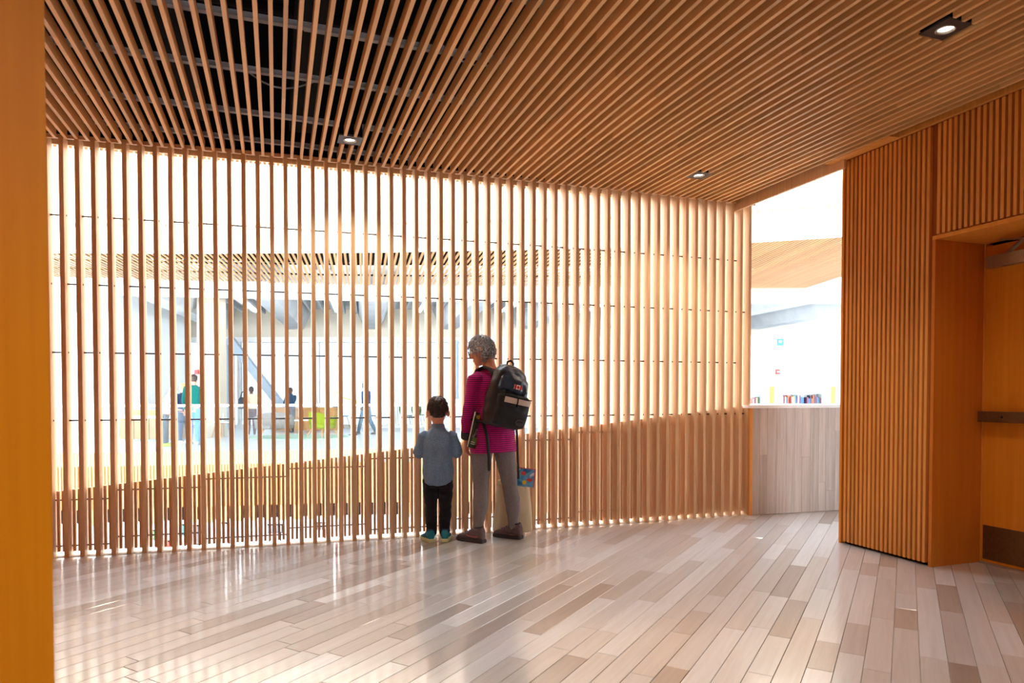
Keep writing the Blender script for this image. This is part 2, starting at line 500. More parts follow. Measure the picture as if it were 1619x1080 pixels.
_b = MB().tube([(-.5, 0, 0), (.5, 0, 0)], .0058, 8, rounded=False); rod_me.from_pydata(_b.v, [], _b.f); rod_me.materials.append(M['steel'])
bolt_me = bpy.data.meshes.new('bolt'); _b = MB().tube([(-.004, 0, 0), (.004, 0, 0)], .0065, 8, rounded=False); bolt_me.from_pydata(_b.v, [], _b.f); bolt_me.materials.append(M['steel'])
def rod(s0, s1, z, off=.06):
    a, b = along(s0) + QV * off, along(s1) + QV * off
    o = link('rod', rod_me, screen); o.location = (a + b) / 2 + Vector((0, 0, z)); d = b - a
    o.rotation_euler = (0, 0, math.atan2(d.y, d.x)); o.scale = (d.length, 1, 1)
bolts = MB()
for rowi, z in enumerate((2.5, 2.0, 1.5, 1.0)):
    for i in range(-2, NF - 1):
        if (i + rowi) % 2 == 1:
            rod(i * PITCH_F + FW / 2, (i + 1) * PITCH_F - FW / 2, z)
        for j, sx in ((i, 1), (i, -1)):
            a = along(j * PITCH_F) + QV * .06 + PV * (sx * (FW / 2 + .002)) + Vector((0, 0, z))
            bolts.tube([a - PV * .002, a + PV * .002], .007, 8, rounded=False)
tag(bolts.build('bolt_heads', M['steel'], screen), kind='stuff')
gb = [-3, 3, 9, 15, 21, 27, 33, 39, 45, 51, 57]
for n, (g0, g1) in enumerate(zip(gb, gb[1:])):
    sm = (g0 + g1) / 2 * PITCH_F
    rod(g0 * PITCH_F, g1 * PITCH_F, fin_top(sm) - .075, .085)
    rod(g0 * PITCH_F, g1 * PITCH_F, .07 if n % 2 == 0 else .12, .085)
# header behind the fin tops, with its toothed lower edge
hd = MB(); L0, L1 = -1.2, 57.6 * PITCH_F
a = screen_line(L0, L1, 40, FD + .003); b_ = screen_line(L0, L1, 40, FD + .025)
hd.prism(a + b_[::-1], 3.034, ZC + .07).build('header', M['fin'], screen)
MB().prism(a + b_[::-1], ZC + .072, ZC + .6).build('header_lining', M['black'], screen)
hd = MB(); a = screen_line(L0, L1, 40, .002); b_ = screen_line(L0, L1, 40, .02)
hd.prism(a + b_[::-1], ZC, ZC + .022).build('head_rail', M['fin'], screen)
te = MB(); s = L0
while s < L1:
    P = along(s) + QV * (FD + .04); te.box(-.011, .011, -.012, .012, 3.022, 3.5, T(P.x, P.y, 0, -SA)); s += .034
tag(te.build('header_teeth', M['farpale'], screen), kind='stuff')
kb = MB(); a = screen_line(-1.2, 57.6 * PITCH_F, 40, .006); b_ = screen_line(-1.2, 57.6 * PITCH_F, 40, .17)
kb.prism(a + b_[::-1], -.012, .002).build('kerb', M['kerb'], screen)
# ------------------------------------------------------------------ right wall
WA = R(-18.6); W0 = Vector((2.640, 5.405, 0))
wq = Vector((math.sin(WA), math.cos(WA), 0)); wp = Vector((math.cos(WA), -math.sin(WA), 0))
def WP(a, d, z=0.0): return W0 - wq * a + wp * d + Vector((0, 0, z))     # a: towards the viewer, d: into the wall
wm = Matrix.Translation(W0) @ Matrix.Rotation(-WA, 4, 'Z')               # local: x into wall, -y towards viewer
FR = .79; HD = 2.25; DEP = .475; ZW = 3.6
wall = structure('wall_right')
MB().box(.02, DEP + .1, -FR, 0, .03, ZW, wm).build('wall_core', M['wallback'], wall)
MB().box(.02, DEP + .1, -3.6, -FR, HD + .03, ZW, wm).build('wall_core', M['wallback'], wall)
MB().box(.02, DEP + .1, -7.5, -2.9, .0, ZW, wm).build('wall_core', M['wallback'], wall)
MB().box(.03, DEP, -FR, -.01, 0.0005, .03, wm).build('wall_base', M['black'], wall)
MB().box(-.004, DEP + .1, 0, .022, 0.001, ZW, wm).build('end_board', M['board'], wall)
strip_me = unit('strip', M['wallwood'])
def strip(a, z0, z1):
    o = link('strip', strip_me, wall); c = WP(a, .008, (z0 + z1) / 2)
    o.location = c; o.rotation_euler = (0, 0, -WA); o.scale = (.026, .0215, z1 - z0)
a = .035
while a < FR - .03: strip(a, .02, 3.03); a += .0392
while a < 2.3:
    if a > FR + .01: strip(a, HD + .035, 3.03)
    a += .0392
MB().box(-.006, DEP, -FR - .012, -FR + .012, 0.001, HD, wm).build('reveal_board', M['shaded_board'], wall)
MB().box(-.006, DEP, -2.9, -FR + .012, HD, HD + .026, wm).build('head_board', M['board'], wall)
MB().box(0, DEP, -2.93, -2.9, 0.001, HD, wm).build('reveal_board', M['board'], wall)
door = structure('door_1')
MB().box(DEP - .01, DEP + .035, -FR - .012 - 1.0, -FR - .02, .012, HD - .02, wm).build('leaf', M['door'], door)
MB().box(DEP - .01, DEP + .035, -2.88, -FR - 1.02, .012, HD - .02, wm).build('leaf', M['door'], door)
MB().box(DEP - .02, DEP + .05, -FR - .02, -FR - .012, .0, HD, wm).build('jamb', M['board'], door)
MB().box(DEP - .013, DEP - .0095, -FR - .98, -FR - .028, .03, .27, wm).build('kick_plate', M['bronze'], door)
pb = MB().box(DEP - .085, DEP - .035, -FR - .97, -FR - .03, 1.00, 1.075, wm)
pb.box(DEP - .036, DEP - .012, -FR - .17, -FR - .04, 1.01, 1.065, wm).box(DEP - .036, DEP - .012, -FR - .95, -FR - .85, 1.01, 1.065, wm)
pb.build('push_bar', M['bronze'], door)
MB().tube([WP(FR + .2, DEP - .086, 1.037), WP(FR + .2, DEP - .09, 1.037)], .008, 10).build('bar_lock', M['steel'], door)
MB().box(DEP - .075, DEP - .012, -FR - .42, -FR - .06, 2.07, 2.15, wm).build('closer', M['brushed'], door)
ca = MB().bar(WP(FR + .2, DEP - .05, 2.155), WP(FR + .42, DEP - .22, 2.19), .025, .012).bar(WP(FR + .42, DEP - .22, 2.19), WP(FR + .2, DEP - .12, 2.235), .025, .012)
ca.build('closer_arm', M['brushed'], door)
MB().box(DEP - .04, DEP + .08, -FR - 2.0, -FR - .02, 0.0, .011, wm).build('threshold', M['brushed'], door)
MB().box(DEP + .06, DEP + .1, -3.0, -FR, 0, HD + .03, wm).build('closet_back', M['black'], door)

# ------------------------------------------------------------------ low plank-clad parapet beyond the opening
low = structure('wall_parapet')
plen = 4.0
pm = Matrix.Translation(par0) @ Matrix.Rotation(math.atan2(pd.y, pd.x), 4, 'Z')
MB().box(-.02, plen, .022, .16, -.012, 1.05, pm).build('parapet_core', M['kerb'], low)
x = .012
rnd = random.Random(3)
M['pplank'] = wood('grey_washed_plank', (176, 158, 146), (206, 192, 182), (30, 30, 1.4), .5, .14)
while x < 2.6:
    wd = rnd.choice((.085, .1, .11)); zj = rnd.uniform(.2, .85) if rnd.random() < .55 else None
    for z0, z1 in (((.003, zj), (zj + .002, 1.055)) if zj else ((.003, 1.055),)):
        MB().box(x, x + wd - .002, 0, .022, z0, z1, pm).build('plank', M['pplank'], low)
    x += wd
MB().box(-.02, .012, -.004, .16, .001, 1.055, pm).build('corner_post', M['wallwood'], low)
MB().box(-.03, plen, -.012, .18, 1.055, 1.085, pm).build('cap', M['white'], low)

# ------------------------------------------------------------------ near wall at the left, and the room behind the viewpoint
wl = structure('wall_left')
x1 = -.8187
MB().prism([(-3.2, 1.1), (-1.12, 1.2), (-.887, 1.3), (-.96, 1.36), (-3.2, 1.36)], 0.0005, ZC - .003).build('wall_panel', M['pillar'], wl)
MB().bar(PQ(-2.45, -3.2, 1.52), PQ(-2.45, screen_q(-2.4), 1.52), .2, 3.03).build('side_wall', M['board'], wl)
wb = structure('wall_back')
M['plaster'] = plain('cream_plaster', (226, 214, 196), .8)
MB().bar(PQ(-2.4, -3.2, 1.52), PQ(4.3, -3.2, 1.52), .2, 3.03).build('wall_panel', M['plaster'], wb)

# ------------------------------------------------------------------ far side of the atrium
FZ = -.08
def lerp_poly(pts, n):
    out = []
    for (x0, y0), (x1_, y1_) in zip(pts, pts[1:]):
        for i in range(n): out.append(Vector((x0 + (x1_ - x0) * i / n, y0 + (y1_ - y0) * i / n, 0)))
    out.append(Vector((*pts[-1], 0))); return out
EDGE = lerp_poly([(-16, 13.0), (-12.5, 13.95), (-9.7, 14.45), (-7.2, 14.92), (-3.5, 15.55), (2, 15.8), (5.7, 16.05), (7.9, 16.0), (13, 15.4)], 3)
NEAR = lerp_poly([(-16, 10.9), (-12, 11.6), (-8.06, 11.96), (-5.69, 12.0), (-2.32, 11.9), (-.1, 11.7), (1.45, 11.55), (3.93, 11.12), (5.24, 10.72), (9, 9.4), (13, 7.6)], 3)
def yon(poly, x): return float(np.interp(x, [p.x for p in poly], [p.y for p in poly]))
def ribbon(poly, off): return [p + Vector((0, off, 0)) for p in poly]
def wallprism(poly, t, z0, z1): return MB().prism(ribbon(poly, 0) + ribbon(poly, t)[::-1], z0, z1)
ff = structure('floor_far')
WY = 25.0
MB().prism(EDGE + [Vector((13, 27, 0)), Vector((-16, 27, 0))], FZ - .3, FZ).build('slab', M['farfloor'], ff)
def slat_run(poly, pitch, wdt, dep, z0, z1):
    m = MB(); L = 0
    for a, b in zip(poly, poly[1:]):
        d = (b - a); n = max(1, int(d.length / pitch)); ang = math.atan2(d.y, d.x)
        for i in range(n):
            p = a + d * ((i + .5) / n); m.box(-wdt / 2, wdt / 2, -dep, .002, z0, z1, T(p.x, p.y, 0, ang))
    return m
fr = structure('wall_far_rail')
wallprism(ribbon(EDGE, .02), .1, -1.31, FZ - .001).build('backing', M['farwood'], fr)
tag(slat_run(EDGE, .062, .036, .03, -1.31, FZ - .001).build('facing_slats', M['farwood'], fr), kind='stuff')
tag(slat_run(EDGE, .30, .14, .05, -1.66, -1.312).build('lower_fins', M['farwood'], fr), kind='stuff')
wallprism(ribbon(EDGE, .10), .1, -1.62, -1.312).build('shadow_gap', M['duct'], fr)
# upper fascia: pale vertical slats over the void, and the slatted soffit below it
uf = structure('wall_far_upper')
ZS = 3.69
wallprism(NEAR, .15, ZS + .028, 6.0).build('backing', M['farpale'], uf)
tag(slat_run(NEAR, .075, .045, .03, ZS + .031, 6.0).build('facing_slats', M['farpale'], uf), kind='stuff')
wallprism(ribbon(NEAR, -.05), .05, ZS - .03, ZS + .03).build('edge_trim', M['white'], uf)
sf = structure('ceiling_soffit')
sof_me = unit('soffit_slat', M['soffit'])
x = -11.4
while x < 7.2:
    yn, yf = yon(NEAR, x) + .02, yon(EDGE, x) + .1
    t = min(max((x - 1) / 4, 0), 1); ang = R(-12.4) * (1 - t) + R(-2) * t
    o = link('slat', sof_me, sf); L = (yf - yn) / math.cos(ang)
    o.location = (x + math.tan(ang) * (yf - yn) / 2, (yn + yf) / 2, ZS + .007); o.rotation_euler = (0, 0, -ang); o.scale = (.042, L, .014)
    x += .094 if x < 2 else .07
for k in (.15, .5, .85):
    pts = [Vector((xx, yon(NEAR, xx) * (1 - k) + yon(EDGE, xx) * k, ZS + .115)) for xx in np.linspace(-12, 8, 14)]
    MB().tube(pts, .02, 6).build('rail', M['duct'], sf)
MB().prism(NEAR + EDGE[::-1], ZS + .45, ZS + .5).build('soffit_void', M['black'], sf)
# white edge beam, concrete ribs and beams, back wall
cf = structure('ceiling_far')
wallprism(ribbon(EDGE, .12), .25, 3.36, 4.32).build('edge_beam', M['trim'], cf)
MB().prism(ribbon(EDGE, .3) + [Vector((13, 25.5, 0)), Vector((-16, 25.5, 0))], 4.3, 4.5).build('slab', M['concrete'], cf)
ba = R(-12.4)
for k in range(-5, 10):
    xe = -13.2 + 2.80 * k + 2.45
    if not -13 < xe < 14: continue
    y0 = yon(EDGE, xe) + .4; L = (WY - y0)
    def bx(y): return xe + (y - WY) * math.tan(ba)
    if bx(y0) > 13: continue
    m = MB(); secs = []
    for y in (y0, WY):
        c = bx(y); secs.append([Vector((c - .62, y, 4.31)), Vector((c + .62, y, 4.31)), Vector((c + .27, y, 3.56)), Vector((c - .27, y, 3.56))])
    m.rings(secs); m.build('beam', M['concrete'], cf)
    for j, off in enumerate((.62, 1.05, 1.40, 1.75, 2.18)):
        x0 = bx(y0 + .1) + off; x1_ = bx(WY - 1.5) + off
        if x1_ > 13 or x0 > 13: continue
        MB().bar((x0, y0 + .1, 4.14), (x1_, WY - 1.2, 4.14), .07, .3).build('rib', M['concrete'], cf)
        if j == 2:
            xa = bx(WY - 4.3) + off + .2; xb = bx(WY - 1.6) + off + .2; xc = bx(y0 + .3) + off + .2
            if xb < 12.5: MB().bar((xc, y0 + .3, 4.02), (xb, WY - 1.6, 4.02), .10, .06).build('linear_light', M['tubelight'], cf)
bw = structure('wall_far_back')
MB().box(-16, 14, WY, WY + .3, 3.27, 4.5).build('bulkhead', M['beige'], bw)
MB().box(-16, 14, WY - .02, WY + .28, 3.09, 3.27).build('window_head', M['trim'], bw)
MB().box(-16, 14, WY + .02, WY + .28, FZ, FZ + .12).build('window_base', M['trim'], bw)
for k, x in enumerate(np.arange(-15.9, 13.2, 2.9)):
    wn = structure('window_%d' % (k + 1))
    for xx in (x, x + 2.83): MB().box(xx, xx + .06, WY + .05, WY + .2, FZ + .12, 3.09).build('frame', M['trim'], wn)
    MB().box(x + .06, x + 2.83, WY + .11, WY + .125, FZ + .12, 3.09).build('pane', M['glass'], wn)
# white service block at the far left, pale column, window pillar and slanting brace
lw = structure('wall_far_left')
pR = atY(180, 690, 19.6)
MB().box(-17, pR.x, pR.y, pR.y + 4.5, FZ, 4.3).build('white_block', M['white'], lw)
MB().box(-17, pR.x - .002, pR.y - .02, pR.y + .02, 3.55, 4.28).build('bulkhead', M['beige'], lw)
pr = structure('wall_far_piers')
a, b = atY(312, 560, 19.5), atY(344, 560, 19.5)
MB().box(a.x, b.x, 19.5, 20.1, FZ, 4.3).build('pier', M['beige'], pr)
a, b = atY(346, 560, 24.2), atY(360, 560, 24.2)
M['bluegrey'] = plain('blue_grey_steel', (150, 164, 178), .5)
MB().box(a.x, b.x, 24.2, 24.8, FZ, 3.1).build('steel_post', M['bluegrey'], pr)
a, b = atY(712, 560, 24.2), atY(723, 560, 24.2)
MB().box(a.x, b.x, 24.2, 24.8, 1.0, 3.1).build('steel_post', M['bluegrey'], pr)
br = MB().bar(atY(362, 535, 24.0), atY(455, 655, 24.0), .27, .27)
br.build('slanting_brace', M['bluegrey'], pr)
al = thing('fire_alarm', 'small red alarm with white lamp high on the beige pier behind the green-shirted man', 'alarm', atY(311, 588, 19.46))
MB().box(-.05, .05, -.04, .035, -.07, .06).build('red_body', plain('alarm_red', (206, 30, 28), .4), al)
MB().box(-.04, .04, -.045, .035, .08, .18).build('strobe', M['white'], al)

# glass guard along the far edge
gd = thing('glass_guardrail', 'glass balustrade with white top rail along the far floor edge', 'railing', (0, 0, 0))
g = [p + Vector((0, .10, 0)) for p in EDGE]
MB().rings([[p + Vector((0, dy, dz)) for dy, dz in ((-.03, .985), (.03, .985), (.03, 1.035), (-.03, 1.035))] for p in [Vector((q.x, q.y, FZ)) for q in g]]).build('handrail', M['white'], gd)
M['fritglass'] = glass_mat('guard_glass', (.93, .96, .96))
for p, q in zip(g, g[1:]):
    d = (q - p); pad = d.normalized() * .012
    MB().bar(p + pad + Vector((0, 0, FZ + .50)), q - pad + Vector((0, 0, FZ + .50)), .014, .96).build('pane', M['fritglass'], gd)

# far shelves seen through the opening at the right
def shelf_unit(x0, x1, y, label, ends):
    t = thing('bookcase', label, 'bookcase', ((x0 + x1) / 2, y, FZ))
    h = (x1 - x0) / 2
    for z in (.1, .5, .9, 1.27): MB().box(-h, h, -.16, .16, z, z + .03).build('shelf', M['white'], t)
    MB().box(-h, h, .14, .16, .1, 1.3).build('back_panel', M['white'], t)
    for e0 in ends:
        c = e0 - (x0 + x1) / 2
        MB().box(c - .30, c + .30, -.19, .17, 0, 1.47).build('end_panel', M['shelfend'], t)
        MB().box(c - .065, c + .065, -.197, -.19, .3, 1.47).build('sign_strip', M['green'], t)
    return t
M['shelfend'] = plain('pale_grey_panel', (206, 214, 212), .5)
M['green'] = plain('lime_green', (166, 200, 60), .6)
YS = 18.6
sa, sb = atY(1180, 612, YS).x, atY(1345, 612, YS).x
shelf_unit(sa, sb, YS, 'white low bookcase with green-striped end panels beyond the plank parapet', (atY(1216, 612, YS).x, atY(1312, 612, YS).x))
bc = [(206, 90, 60), (60, 110, 160), (230, 200, 120), (120, 60, 90), (90, 130, 90), (200, 200, 205), (70, 70, 80), (220, 150, 140)]
bmats = [plain('book_cover_%s' % n, c, .6) for n, c in zip(('rust', 'blue', 'straw', 'plum', 'sage', 'grey', 'slate', 'rose'), bc)]
def book(loc, wdt, h, d, mat, label, group=None, rz=0, tilt=0):
    t = thing('book', label, 'book', loc, rz, group); t.rotation_euler = (0, tilt, rz)
    m = MB().box(-wdt / 2, -wdt / 2 + .003, -d / 2, d / 2, 0, h).box(wdt / 2 - .003, wdt / 2, -d / 2, d / 2, 0, h).box(-wdt / 2, wdt / 2, -d / 2, -d / 2 + .004, 0, h)
    m.build('cover', mat, t)
    MB().box(-wdt / 2 + .003, wdt / 2 - .003, -d / 2 + .005, d / 2 - .004, .004, h - .004).build('pages', M['white'], t)
    return t
rnd = random.Random(11)
for px0, px1 in ((1233, 1243), (1248, 1267), (1272, 1295), (1187, 1199)):
    xa, xb = atY(px0, 620, YS).x, atY(px1, 620, YS).x
    while xa < xb:
        wd = rnd.uniform(.028, .05)
        book((xa + wd / 2, YS - .05, FZ + .93), wd, rnd.uniform(.21, .31), .2, rnd.choice(bmats), 'small book spine on the white bookcase beyond the plank parapet', 'books on the bookcase beyond the parapet')
        xa += wd + .003
# small signs on the far right wall
rw = structure('wall_far_right')
a, b = atY(1180, 560, 21.5), atY(1350, 560, 21.5)
MB().box(a.x - .05, 12.5, 21.5, 21.7, FZ, 3.05).build('white_partition', M['white'], rw)
s1 = atY(1234, 541, 21.47)
t = thing('wall_sign', 'small blue sign high on the white wall beyond the plank parapet', 'sign', s1)
MB().box(-.09, .09, -.01, .03, -.11, .11).build('blue_panel', plain('sign_blue', (50, 130, 190), .5), t)
MB().box(-.05, .03, -.014, -.009, -.02, .05).build('white_mark', M['white'], t)
t = thing('fire_alarm', 'small red alarm low on the white wall above the bookcase beyond the parapet', 'alarm', atY(1230, 588, 21.46))
MB().box(-.06, .06, -.03, .04, -.08, .08).build('red_body', bpy.data.materials['alarm_red'], t)
MB().box(-.04, .04, -.04, -.029, -.02, .02).build('pull_bar', M['white'], t)

# lower storey
lf = structure('floor_lower')
LZ = -4.5
MB().box(-40, 40, 4.2, 70, LZ - .3, LZ).build('slab', plain('lower_floor', (170, 170, 172), .5), lf)
def at_low(x, y, z=LZ): return atz(x, y, z)
def panel_stand(px, py, wpx, hpx, Y, mat, label, cat='display', name='display_panel'):
    c = atY(px, py + hpx / 2, Y); W = wpx * Y / FPX; H = hpx * Y / FPX
    t = thing(name, label, cat, (c.x, Y, LZ))
    MB().box(-W / 2, W / 2, -.03, .03, c.z - LZ, c.z - LZ + H).build('panel', mat, t)
    MB().box(-W / 2 - .03, W / 2 + .03, .03, .06, c.z - LZ - .04, c.z - LZ + H + .04).build('frame', M['duct'], t)
    for sx in (-1, 1): MB().box(sx * W * .4 - .02, sx * W * .4 + .02, .03, .07, 0, c.z - LZ).build('leg', M['duct'], t)
    MB().box(-W / 2, W / 2, -.25, .3, 0, .03).build('base', M['duct'], t)
    return t
panel_stand(285, 838, 16, 14, 21.5, plain('teal', (70, 196, 206), .5), 'teal display panel on the storey below, seen between low balusters')
panel_stand(241, 846, 18, 12, 22.0, plain('grass_green', (110, 200, 110), .5), 'green display panel on the storey below, left of the teal one')
panel_stand(258, 862, 24, 10, 20.5, plain('brick_red', (190, 70, 60), .5), 'red display panel low on the storey below, under the green one')
panel_stand(308, 846, 16, 28, 21.0, plain('dim_grey', (120, 124, 130), .6), 'tall grey display panel on the storey below, right of the teal one')
panel_stand(352, 846, 18, 36, 20.0, plain('silver_grey', (190, 192, 196), .6), 'pale grey display panel on the storey below, furthest right of the tall ones')
panel_stand(434, 836, 22, 11, 24.0, plain('mottled_poster', (150, 160, 180), .6, noise=.6, nscale=6), 'mottled blue poster board on the storey below, mid screen')
panel_stand(506, 832, 18, 9, 25.0, plain('mottled_poster_brown', (170, 150, 146), .6, noise=.6, nscale=6), 'mottled brown poster board on the storey below, left of the child')

# ------------------------------------------------------------------ far furniture
M['ply'] = wood('far_plywood', (160, 112, 68), (176, 130, 84), (3, 3, 12), .5, .08)
M['oak'] = wood('far_oak_leg', (186, 126, 56), (204, 148, 76), (20, 20, 3), .5, .1)
M['greyfab'] = plain('grey_weave', (124, 114, 108), .95, noise=.2, nscale=40)
M['greenfab'] = plain('lime_weave', (132, 146, 14), .95, noise=.15, nscale=40)
M['slatefab'] = plain('slate_shell', (120, 134, 150), .6)
def foot(px, py): return atz(px, py, FZ)
c0, c1 = foot(188, 698), foot(284, 698)
t = thing('reading_counter', 'long plywood counter with white top on the far floor', 'counter', ((c0.x + c1.x) / 2, c0.y, FZ))
h = (c1.x - c0.x) / 2
for i in range(4): MB().box(-h + i * h / 2 + .012, -h + (i + 1) * h / 2 - .012, 0, .03, .06, .62).build('front_panel', M['ply'], t)
MB().box(-h, h, .03, .5, .06, .62).build('carcass', M['ply'], t)
MB().box(-h - .03, h + .03, -.05, .55, .62, .68).build('top', M['white'], t)
MB().box(-h + .1, h - .1, .06, .48, 0, .06).build('plinth', M['bluegrey'], t)
t2 = thing('desk_divider', 'low orange timber divider standing on the plywood counter', 'divider', ((c0.x + c1.x) / 2, c0.y + .3, FZ + .68))
MB().box(-h * .9, h * .55, -.015, .015, .0, .15).build('board', M['oak'], t2); MB().box(-h * .9, -h * .86, -.06, .06, 0, .012).build('base', M['oak'], t2)
# orange bookcase bench
c0, c1 = foot(430, 682), foot(530, 682)
t = thing('low_bookcase', 'low orange timber bookcase behind the lounge chairs', 'bookcase', ((c0.x + c1.x) / 2, c0.y, FZ)); h = (c1.x - c0.x) / 2
for i in range(4): MB().box(-h + i * h / 2 + .015, -h + (i + 1) * h / 2 - .015, 0, .03, .05, .74).build('front_panel', M['farwood'], t)
MB().box(-h, h, .03, .4, .03, .76).build('carcass', M['farwood'], t); MB().box(-h - .02, h + .02, -.02, .42, .76, .80).build('top', M['oak'], t)
# round rug
c = foot(472, 691)
M['rugm'] = plain('sage_rug', (150, 186, 160), .95, noise=.1, nscale=30)
rg = MB().loft([((0, 0, 0), (1.45, 0, 0), (0, 1.15, 0)), ((0, 0, .012), (1.44, 0, 0), (0, 1.14, 0))], 40).build('round_rug', M['rugm']); rg.location = (c.x, c.y, FZ + .001)
tag(rg, 'round sage-green rug under the lounge chairs on the far floor', 'rug')
def lounge(px, py, wdt, fab, label, rz, group='lounge chairs on the far rug', hgt=.74):
    c = foot(px, py); t = thing('lounge_chair', label, 'chair', (c.x, c.y, FZ + .013), rz, group); h = wdt / 2
    m = MB(); secs = []
    for i in range(13):       # wrap-around shell
        a = math.pi * (-.12 + 1.24 * i / 12); cx, cy = math.cos(a) * h, math.sin(a) * .34 - .02
        top = hgt - .16 * abs(math.cos(a)) ** 3
        nx, ny = math.cos(a), math.sin(a)
        secs.append([Vector((cx - nx * .035, cy - ny * .035, .27)), Vector((cx + nx * .03, cy + ny * .03, .27)), Vector((cx * 1.07 + nx * .03, cy * 1.12 + ny * .03, top)), Vector((cx * 1.07 - nx * .03, cy * 1.12 - ny * .03, top))])
    m.rings(secs); m.build('shell', fab, t, True)
    MB().loft([((0, 0, .26), (h - .05, 0, 0), (0, .33, 0)), ((0, 0, .30), (h - .03, 0, 0), (0, .35, 0)), ((0, 0, .39), (h - .04, 0, 0), (0, .34, 0)), ((0, 0, .41), (h - .1, 0, 0), (0, .28, 0))], 20, 3).build('seat', fab, t, True)
    for sx in (-1, 1):
        for sy in (-1, 1): MB().tube([(sx * h * .55, sy * .2, .28), (sx * h * .85, sy * .32, 0.006)], [.024, .014], 8, rounded=False).build('leg', M['oak'], t)
    return t
lounge(434, 693, .98, M['greyfab'], 'wide grey lounge chair on the left of the far rug', R(200))
lounge(510, 692, .72, M['greenfab'], 'lime green lounge chair on the right of the far rug', R(150))
c = foot(474, 686); t = thing('coffee_table', 'white round coffee table between the lounge chairs', 'table', (c.x, c.y, FZ + .013))
MB().loft([((0, 0, .40), (.3, 0, 0), (0, .3, 0)), ((0, 0, .43), (.31, 0, 0), (0, .31, 0))], 24).build('top', M['white'], t)
for k in range(3):
    a = k * 2.094 + .5; MB().tube([(math.cos(a) * .1, math.sin(a) * .1, .4), (math.cos(a) * .24, math.sin(a) * .24, .005)], .014, 8, rounded=False).build('leg', M['oak'], t)
def shellchair(px, py, mat, label, rz, s=1.0, group='small chairs on the far floor'):
    c = foot(px, py); t = thing('side_chair', label, 'chair', (c.x, c.y, FZ), rz, group)
    MB().loft([((0, 0, .43 * s), (.2 * s, 0, 0), (0, .19 * s, 0)), ((0, 0, .46 * s), (.22 * s, 0, 0), (0, .21 * s, 0))], 16, 4).build('seat', mat, t, True)
    MB().loft([((0, .19 * s, .45 * s), (.18 * s, 0, 0), (0, .02, 0)), ((0, .23 * s, .62 * s), (.22 * s, 0, 0), (0, .018, 0)), ((0, .26 * s, .84 * s), (.19 * s, 0, 0), (0, .014, 0))], 16, 4).build('backrest', mat, t, True)
    for sx in (-1, 1):
        for sy in (-1, 1): MB().tube([(sx * .12 * s, sy * .12 * s, .43 * s), (sx * .21 * s, sy * .21 * s, 0.004)], .012, 8, rounded=False).build('leg', M['oak'], t)
M['olive'] = plain('olive_shell', (130, 160, 60), .6)
shellchair(541, 677, M['slatefab'], 'slate blue side chair right of the lime lounge chair', R(70))
shellchair(590, 676, M['slatefab'], 'slate blue side chair right of the striding person', R(-60))
shellchair(662, 674, M['olive'], 'olive green chair just left of the child', R(30))
shellchair(644, 676, M['olive'], 'olive green chair turned sideways, second left of the child', R(80))
shellchair(331, 690, M['olive'], 'olive green chair right of the green-shirted man', R(20), .95)
shellchair(352, 692, M['white'], 'white side chair by the blue-grey steel post', R(60))
c = foot(558, 688)
t = thing('arc_lamp', 'slim floor lamp with lime green shade beside the striding person', 'lamp', (c.x, c.y, FZ))
MB().loft([((0, 0, 0), (.14, 0, 0), (0, .14, 0)), ((0, 0, .02), (.13, 0, 0), (0, .13, 0))], 16).build('base', M['duct'], t)
MB().tube([(0, 0, .02), (0, 0, .7), (.0, 0, .95), (.02, 0, 1.0)], .011, 8).build('pole', M['duct'], t)
MB().loft([((.02, 0, .86), (.13, 0, 0), (0, .13, 0)), ((.02, 0, 1.08), (.09, 0, 0), (0, .09, 0))], 16).build('shade', M['green'], t)
MB().tube([(.0, 0, 1.07), (-.22, 0, 1.12), (-.42, 0, 1.2), (-.5, 0, 1.35)], .016, 8).build('arm', M['green'], t)

